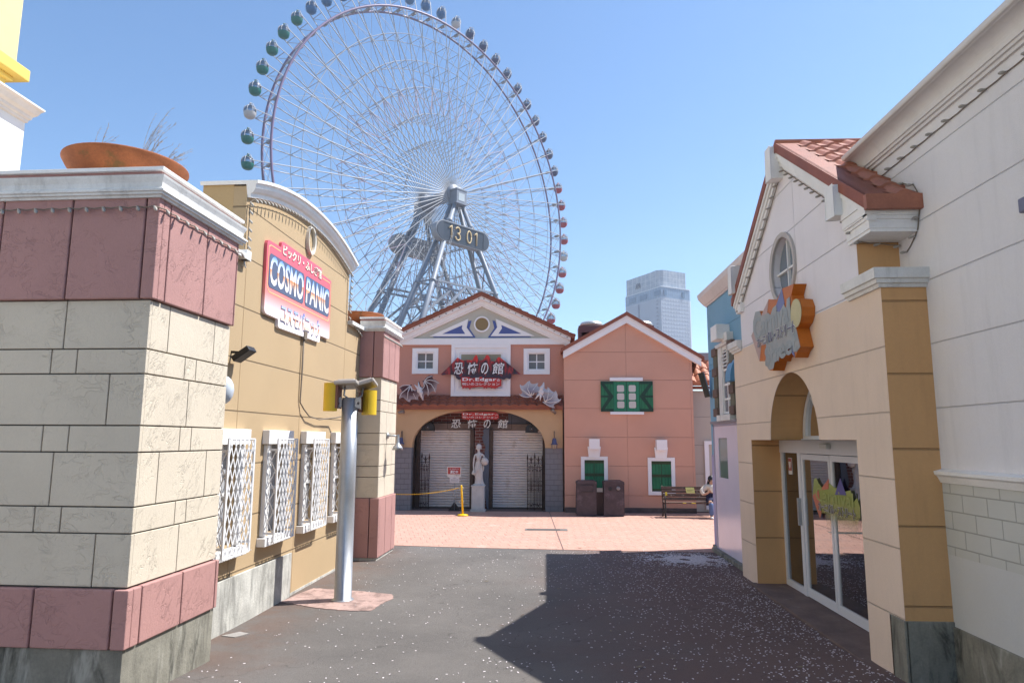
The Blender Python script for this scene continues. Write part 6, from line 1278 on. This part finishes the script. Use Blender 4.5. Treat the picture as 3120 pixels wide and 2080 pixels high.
for i, a in enumerate(A60):     # cantilever arms and rim ties
    for sd in (1, -1): b.bar(pol(NR, a, sd*1.8), pol(49.9, a, sd*1.65), .15)
    b.bar(pol(NR, a, 1.8), pol(NR, a, -1.8), .22); b.bar(pol(48, a, 1.7), pol(48, a, -1.7), .10); b.bar(pol(NR, a, 1.8), pol(48, a, -1.7), .08)
    a2 = A60[(i+1) % 60]; b.bar(pol(NR, a, 1.8), pol(NR, a2, -1.8), .08); b.bar(pol(NR, a, -1.8), pol(NR, a2, 1.8), .07)
    am = a-math.pi/60; b.obox(pol(NR, am+math.pi/60, .4), Vector(WT)*.35, Vector((0, 0, .30)), Vector(WN)*.6) if False else None
b.build('cabin_arms', WS, fw_)
for i, a in enumerate(A60): b = MB(); b.bar(pol(NR-.2, a, -.1), pol(NR-.2, a, 1.2), .55); b.build('drive_box', M('machinery grey', (.28, .28, .29), .5, .1, .3, 0), fw_)
b = MB(); ctr = Vector(wpt((0, 0, HZ)))
sv = FR[0]; FR[0] = None
b.lathe([(0, -6.8), (1.2, -6.8), (1.2, -5.6), (2.3, -5.6), (2.3, -4.4), (1.5, -4.2), (1.5, 4.2), (2.3, 4.4), (2.3, 5.6), (1.2, 5.6), (1.2, 7.2), (0, 7.2)], ctr, 28, ax=WN); b.build('hub', WG, fw_); FR[0] = sv
# support legs (front and back frames)
for sd in (1, -1):
    topn = sd*6.2
    feet = [(-27.5, 4.0), (-26, 15.0), (26, 4.0), (26, 15.0)]
    for (T, Nn), rr in zip(feet, (.95, .95, .95, .95)):
        tp = (math.copysign(1.0, T), sd*(5.6 if Nn < 10 else 6.8), HZ-2.5); ft = (T, sd*Nn, 0); b = MB(); b.tube([tp, ft], [.50, .80], 16)
        for k in (.09, .36, .60): q = Vector(tp).lerp(Vector(ft), k); q2 = Vector(tp).lerp(Vector(ft), k+.008); b.tube([q, q2], [.64+.34*k, .64+.34*k], 14)
        b.build('leg', WG, fw_)
    b = MB()
    LG_ = lambda i, f: Vector((math.copysign(1.0, feet[i][0]), sd*(5.6 if feet[i][1] < 10 else 6.8), HZ-2.5)).lerp(Vector((feet[i][0], sd*feet[i][1], 0)), f)
    fr_ = [.12, .25, .36, .47, .60, .72, .86]
    for f0, f1 in zip(fr_, fr_[1:]):
        for (i, j) in ((0, 1), (2, 3)):
            b.bar(LG_(i, f0), LG_(j, f0), .28); b.bar(LG_(i, f0), LG_(j, f1), .26); b.bar(LG_(j, f0), LG_(i, f1), .26)
    for f0, f1 in ((.36, .60), (.60, .86)):
        for (i, j) in ((0, 2), (1, 3)):
            m_ = (LG_(i, f0)+LG_(j, f0))/2; b.bar(LG_(i, f1), m_, .5); b.bar(LG_(j, f1), m_, .5)
    for (i, j) in ((0, 2), (1, 3)): b.bar(LG_(i, .60), LG_(j, .60), .55); b.bar(LG_(i, .36), LG_(j, .36), .45); b.bar(LG_(i, .15), LG_(j, .15), .4)
    b.build('leg_bracing', WG, fw_)
    b = MB()
    for i in (0, 1):      # ladder cages up the left legs
        a0, a1 = LG_(i, .03), LG_(i, .98); off = Vector((.9, sd*.9, 0))
        for dx_ in (0, .45): b.tube([a0+off+Vector((dx_, 0, 0)), a1+off*1.3+Vector((dx_, 0, 0))], .05, 4)
        for k in range(70): q = (a0+off).lerp(a1+off*1.3, k/69); b.bar(q, q+Vector((.45, 0, 0)), .05)
        for k in range(36): q = (a0+off).lerp(a1+off*1.3, k/35)+Vector((.22, 0, 0)); b.tube([q+Vector((.45*math.cos(t), .45*math.sin(t), 0)) for t in [j*math.pi/4 for j in range(9)]], .03, 3, cap=False)
    b.build('ladders', WS, fw_)
    b = MB()
    for i, j in ((0, 2), (1, 3)):      # walkway with rails
        p0, p1 = LG_(i, .60), LG_(j, .60)
        for h_ in (.55, 1.1, 1.65): b.bar(p0+Vector((0, 0, h_)), p1+Vector((0, 0, h_)), .07)
        for k in range(30): q = p0.lerp(p1, k/29); b.bar(q, q+Vector((0, 0, 1.7)), .07)
        b.bar(p0+Vector((0, 0, .3)), p1+Vector((0, 0, .3)), .9, .12)
    q0, q1 = LG_(0, .60), LG_(1, .60); b.bar(q0, q1, .9, .12); q0, q1 = LG_(2, .60), LG_(3, .60); b.bar(q0, q1, .9, .12)
    b.build('walkway', WS, fw_)
    b = MB(); y0, y1 = sorted((sd*4.9, sd*8.0)); b.box(-1.6, 1.6, y0, y1, HZ-3.0, HZ+.4); b.box(-1.8, 1.8, y0-.1, y1+.1, HZ-3.2, HZ-2.9); b.box(-1.8, 1.8, y0-.1, y1+.1, HZ+.2, HZ+.5); bx_ = b.build('bearing_housing', WG, fw_)
    if sd > 0:
        b = MB(); b.box(-1.1, .9, 8.0, 8.06, HZ-2.5, HZ-.6); b.build('hatch', M('pale hatch', (.45, .5, .52), .4, .05, .3, 0), bx_)
    # clock display: stadium box
    zc, hl, hr = 50.3, 8.7, 2.45; st_ = arc((hl-hr, zc), hr, -90, 90, 16)+arc((-(hl-hr), zc), hr, 90, 270, 16); n0 = 8.9
    b = MB(); fy = lambda a, c, d: (a, sd*(n0+d), c); b.prism(st_, fy, -1.7, 0); cl = b.build('clock_display', M('clock casing', (.34, .35, .37), .5, .05, .3, 0), fw_, .12)
    st2 = arc((hl-hr, zc), hr-.22, -90, 90, 16)+arc((-(hl-hr), zc), hr-.22, 90, 270, 16); b = MB(); b.prism([st2, rect(-6.5, 6.5, zc-1.95, zc+1.95)], fy, 0, .12); b.build('clock_face', M('slate clock face', (.040, .052, .072), .5, .05, .3, 0), cl)
    b = MB(); b.prism(rect(-6.5, 6.5, zc-1.95, zc+1.95), fy, -.1, .02); b.build('screen', M('dark clock screen', (.032, .042, .058), .4, .05, .3, 0), cl)
    DG = M('amber clock digits', (.66, .50, .26), .5, .02, .3, 0); b = MB()
    for ch_, x0, x1, z0, z1 in (('1', -4.95, -3.85, -1.62, 1.62), ('3', -2.95, -1.15, -1.66, 1.66), ('0', .75, 2.55, -1.66, 1.66), ('1', 3.25, 4.35, -1.62, 1.62)):
        m_ = 1 if sd > 0 else -1; w_ = .38
        def stroke(pts): b.tube([(m_*x, sd*(n0+.12), zc+z) for x, z in pts], .18, 6)
        if ch_ == '1': stroke([(x1-.2, z0+.05), (x1-.2, z1), (x1-.55, z1-.40), (x0+.1, z1-.75)])
        elif ch_ == '0': stroke([((x0+x1)/2+(x1-x0-.4)/2*math.cos(t), (z1-.2)*math.sin(t)) for t in [k*math.pi/12 for k in range(25)]])
        else:
            cx_ = (x0+x1)/2; stroke([(cx_+.70*math.cos(t), .78+.74*math.sin(t)) for t in [R(160-k*13) for k in range(20)]]+[(cx_-.15, .06)]); stroke([(cx_-.15, .06), (cx_+.1, .05)]+[(cx_+.76*math.cos(t), -.76+.80*math.sin(t)) for t in [R(75-k*14) for k in range(19)]])
    b.build('digits', DG, cl)
# cabins
GRNC, BLUC, NAVC, REDC, WHC = (.012, .16, .135), (.045, .15, .33), (.04, .055, .14), (.36, .03, .045), (.50, .50, .51)
CG = glass('cabin glass', (.72, .78, .80), .03, .22)
def cabin(pos, colname, col):
    x, n, z = pos; b = MB(); f0 = FR[0]; FR[0] = None; c = Vector(f0((x, n, z)))
    lo = [(0, -1.45), (.70, -1.45), (1.0, -1.2), (1.22, -.75), (1.27, -.30)]; b.lathe(lo, c, 8); body_ = b.build('cabin', M('cabin paint '+colname, col, .4, .05, .3, 0), fw_)
    b = MB(); b.lathe([(1.25, -.30), (1.24, .15), (1.05, .65), (.78, 1.0)], c, 8); b.build('glazing', CG, body_)
    b = MB(); b.lathe([(0, 1.42), (.30, 1.38), (.62, 1.12), (.84, .92), (0, .95)], c, 8); b.lathe([(0, 1.40), (.22, 1.40), (.22, 1.75), (0, 1.78)], c, 8); b.build('cabin_roof', M('cabin roof '+colname, tuple(v*.6+.16 for v in col), .45, .05, .3, 0), body_)
    b = MB()
    for k in range(8): a = 2*math.pi*k/8; d_ = Vector((math.cos(a), math.sin(a), 0)); b.tube([c+d_*1.28+Vector((0, 0, -.4)), c+d_*1.26+Vector((0, 0, .15)), c+d_*1.07+Vector((0, 0, .65)), c+d_*.8+Vector((0, 0, 1.0))], .045, 4)
    hp = [c+WN*(1.55*math.sin(t))+Vector((0, 0, 1.60*math.cos(t))) for t in [k*math.pi/10 for k in range(-6, 7)]]; b.tube(hp, .075, 5); b.build('cabin_frame', M('cabin frame steel', (.48, .48, .50), .5, .05, .3, 0), body_)
    FR[0] = f0; return body_
protos = {}
for i, a in enumerate(A60):
    k = i % 60
    if 46 <= k <= 52: continue           # lowest cabins stand at the platform behind the houses
    if k in (2, 17, 32, 47): cn, col = 'white', WHC
    elif k <= 7 or k >= 55: cn, col = 'green', GRNC
    elif k <= 16: cn, col = 'blue', BLUC
    elif k <= 27: cn, col = 'navy', NAVC
    else: cn, col = 'red', REDC
    p_ = pol(50.0, a, 0)
    if cn not in protos: o = cabin(p_, cn, col); protos[cn] = (o, Vector(wpt(p_)), o.location.copy())
    else:
        o0, w0, l0 = protos[cn]; o = o0.copy(); S.collection.objects.link(o); o.location = l0+(Vector(wpt(p_))-w0)
        for ch_ in list(o0.children): q = ch_.copy(); S.collection.objects.link(q); q.parent = o
    o['label'] = cn+' cabin'
FR[0] = None

# ---------------------------------------------------------------- petals and leaves
PET = M('cherry petals', (.80, .72, .72), .7, .2, 30, bump=0)
b = MB()
def petal(x, y, s_, curl=.3):
    a = random.uniform(0, 6.28); z = zg(y)+.004+(.006 if y > 14.9+.0*x and y > 15.33-(x+3.34)*.06 else 0); ca, sa = math.cos(a), math.sin(a); l, w1 = s_, s_*.62
    pts = [(-l, 0, 0), (-l*.3, -w1, curl*s_), (l*.7, -w1*.7, curl*s_*.8), (l, 0, .1*s_), (l*.7, w1*.7, curl*s_*.8), (-l*.3, w1, curl*s_)]
    b.add([(x+p[0]*ca-p[1]*sa, y+p[0]*sa+p[1]*ca, z+p[2]) for p in pts], [(0, 1, 2, 3), (0, 3, 4, 5)])
rg = random.Random(3)
n = 0
while n < 3600:
    x = rg.uniform(-3.4, 3.4); y = rg.uniform(5.2, 15.1)
    d_ = .07+.50*max(0, min(1, (x+1.2)/4))**1.6+.5*math.exp(-((x-1.8)**2/1.6+(y-12.6)**2/3.5))+.45*math.exp(-((x-2.6)**2/.8+(y-9.5)**2/6)); cl_ = .5+.5*math.sin(x*3.1+y*1.7)*math.sin(y*2.3-x*1.3)
    if rg.random() < d_*(.45+.8*cl_): petal(x, y, rg.uniform(.008, .016), rg.uniform(.1, .6)); n += 1
for k in range(380): petal(rg.uniform(-3.2, 3.4), rg.uniform(15.2, 20.5), rg.uniform(.007, .012))
for k in range(5200):
    r_ = abs(rg.gauss(0, .40)); a = rg.uniform(0, 6.28); x = 2.80+r_*1.15*math.cos(a); y = 14.0+r_*.95*math.sin(a)
    if x < 3.5 and math.sin(x*9+y*4)*math.sin(y*7-x*3) > -.55: petal(x, y, rg.uniform(.014, .026), rg.uniform(.1, .5))
for k in range(260): y = rg.uniform(6.2, 13.0); petal(3.27-abs(rg.gauss(0, .10)), y, rg.uniform(.008, .013), .5)
tag(b.build('petals', PET), 'white cherry petals scattered over the asphalt, thickest in a patch by the lilac door', 'petals', kind='stuff')
LF = M('dry leaf', (.26, .20, .12), .7, .25, 30, bump=0); LF2 = M('brown leaf', (.13, .065, .035), .7, .25, 30, bump=0)
LL = [(.92, 7.28, .05, 0, 'large curled pale leaf on the shaded asphalt nearest the camera'), (1.32, 7.62, .035, 0, 'thin pale leaf lying behind the largest one on the shaded asphalt'), (1.05, 7.55, .03, 0, 'short pale leaf between the two longer leaves on the shaded asphalt'), (1.28, 7.25, .03, 0, 'pale leaf fragment right of the largest leaf near the camera'),
      (2.55, 7.4, .045, 0, 'pale ragged leaf alone on the shaded asphalt towards the tan hall step'), (.78, 8.75, .035, 0, 'small pinkish leaf on the shaded asphalt inside the gable shadow'), (-.32, 9.45, .035, 1, 'brown curled leaf just outside the shadow edge on the sunlit asphalt'),
      (-.55, 8.9, .03, 1, 'reddish brown leaf on the shadow edge near its tip'), (-.98, 11.6, .045, 0, 'bright cream leaf alone on the sunlit asphalt'), (.72, 15.2, .05, 1, 'brown leaf on the pink paving at its near edge'), (.2, 11.1, .04, 0, 'long green-grey leaf inside the left edge of the shadow')]
for x, y, s_, k, lb in LL:
    a = rg.uniform(0, 6.28); z = zg(y)+.012; m = MB(); vs = []
    for i in range(6):
        t = -1+2*i/5; w1 = s_*.35*(1-t*t)**.6
        for d_, h in ((-1, .25), (0, 0), (1, .35)): u, v_ = t*s_, d_*w1; vs.append((x+u*math.cos(a)-v_*math.sin(a), y+u*math.sin(a)+v_*math.cos(a), z+h*w1+.35*s_*t*t*.5))
    m.add(vs, [(i*3+j, i*3+j+1, i*3+j+4, i*3+j+3) for i in range(5) for j in (0, 1)]); tag(m.build('fallen_leaf', LF2 if k else LF), lb, 'leaf', 'fallen leaves')

# ---------------------------------------------------------------- air between here and the far tower
b = MB(); b.box(-700, 700, -60, 700, -1.0, 190)
hz = bpy.data.materials.new('thin haze'); hz.use_nodes = True; nt = hz.node_tree; nt.nodes.clear()
o_ = N(nt, 'ShaderNodeOutputMaterial'); v_ = N(nt, 'ShaderNodeVolumePrincipled'); v_.inputs['Color'].default_value = (.80, .88, 1.0, 1); v_.inputs['Density'].default_value = 0.0004; v_.inputs['Anisotropy'].default_value = .3
nt.links.new(v_.outputs[0], o_.inputs['Volume'])
ho = b.build('haze', hz); ho['kind'] = 'stuff'; ho['label'] = 'thin pale haze that softens the wheel and the far hotel tower'; ho['category'] = 'haze'
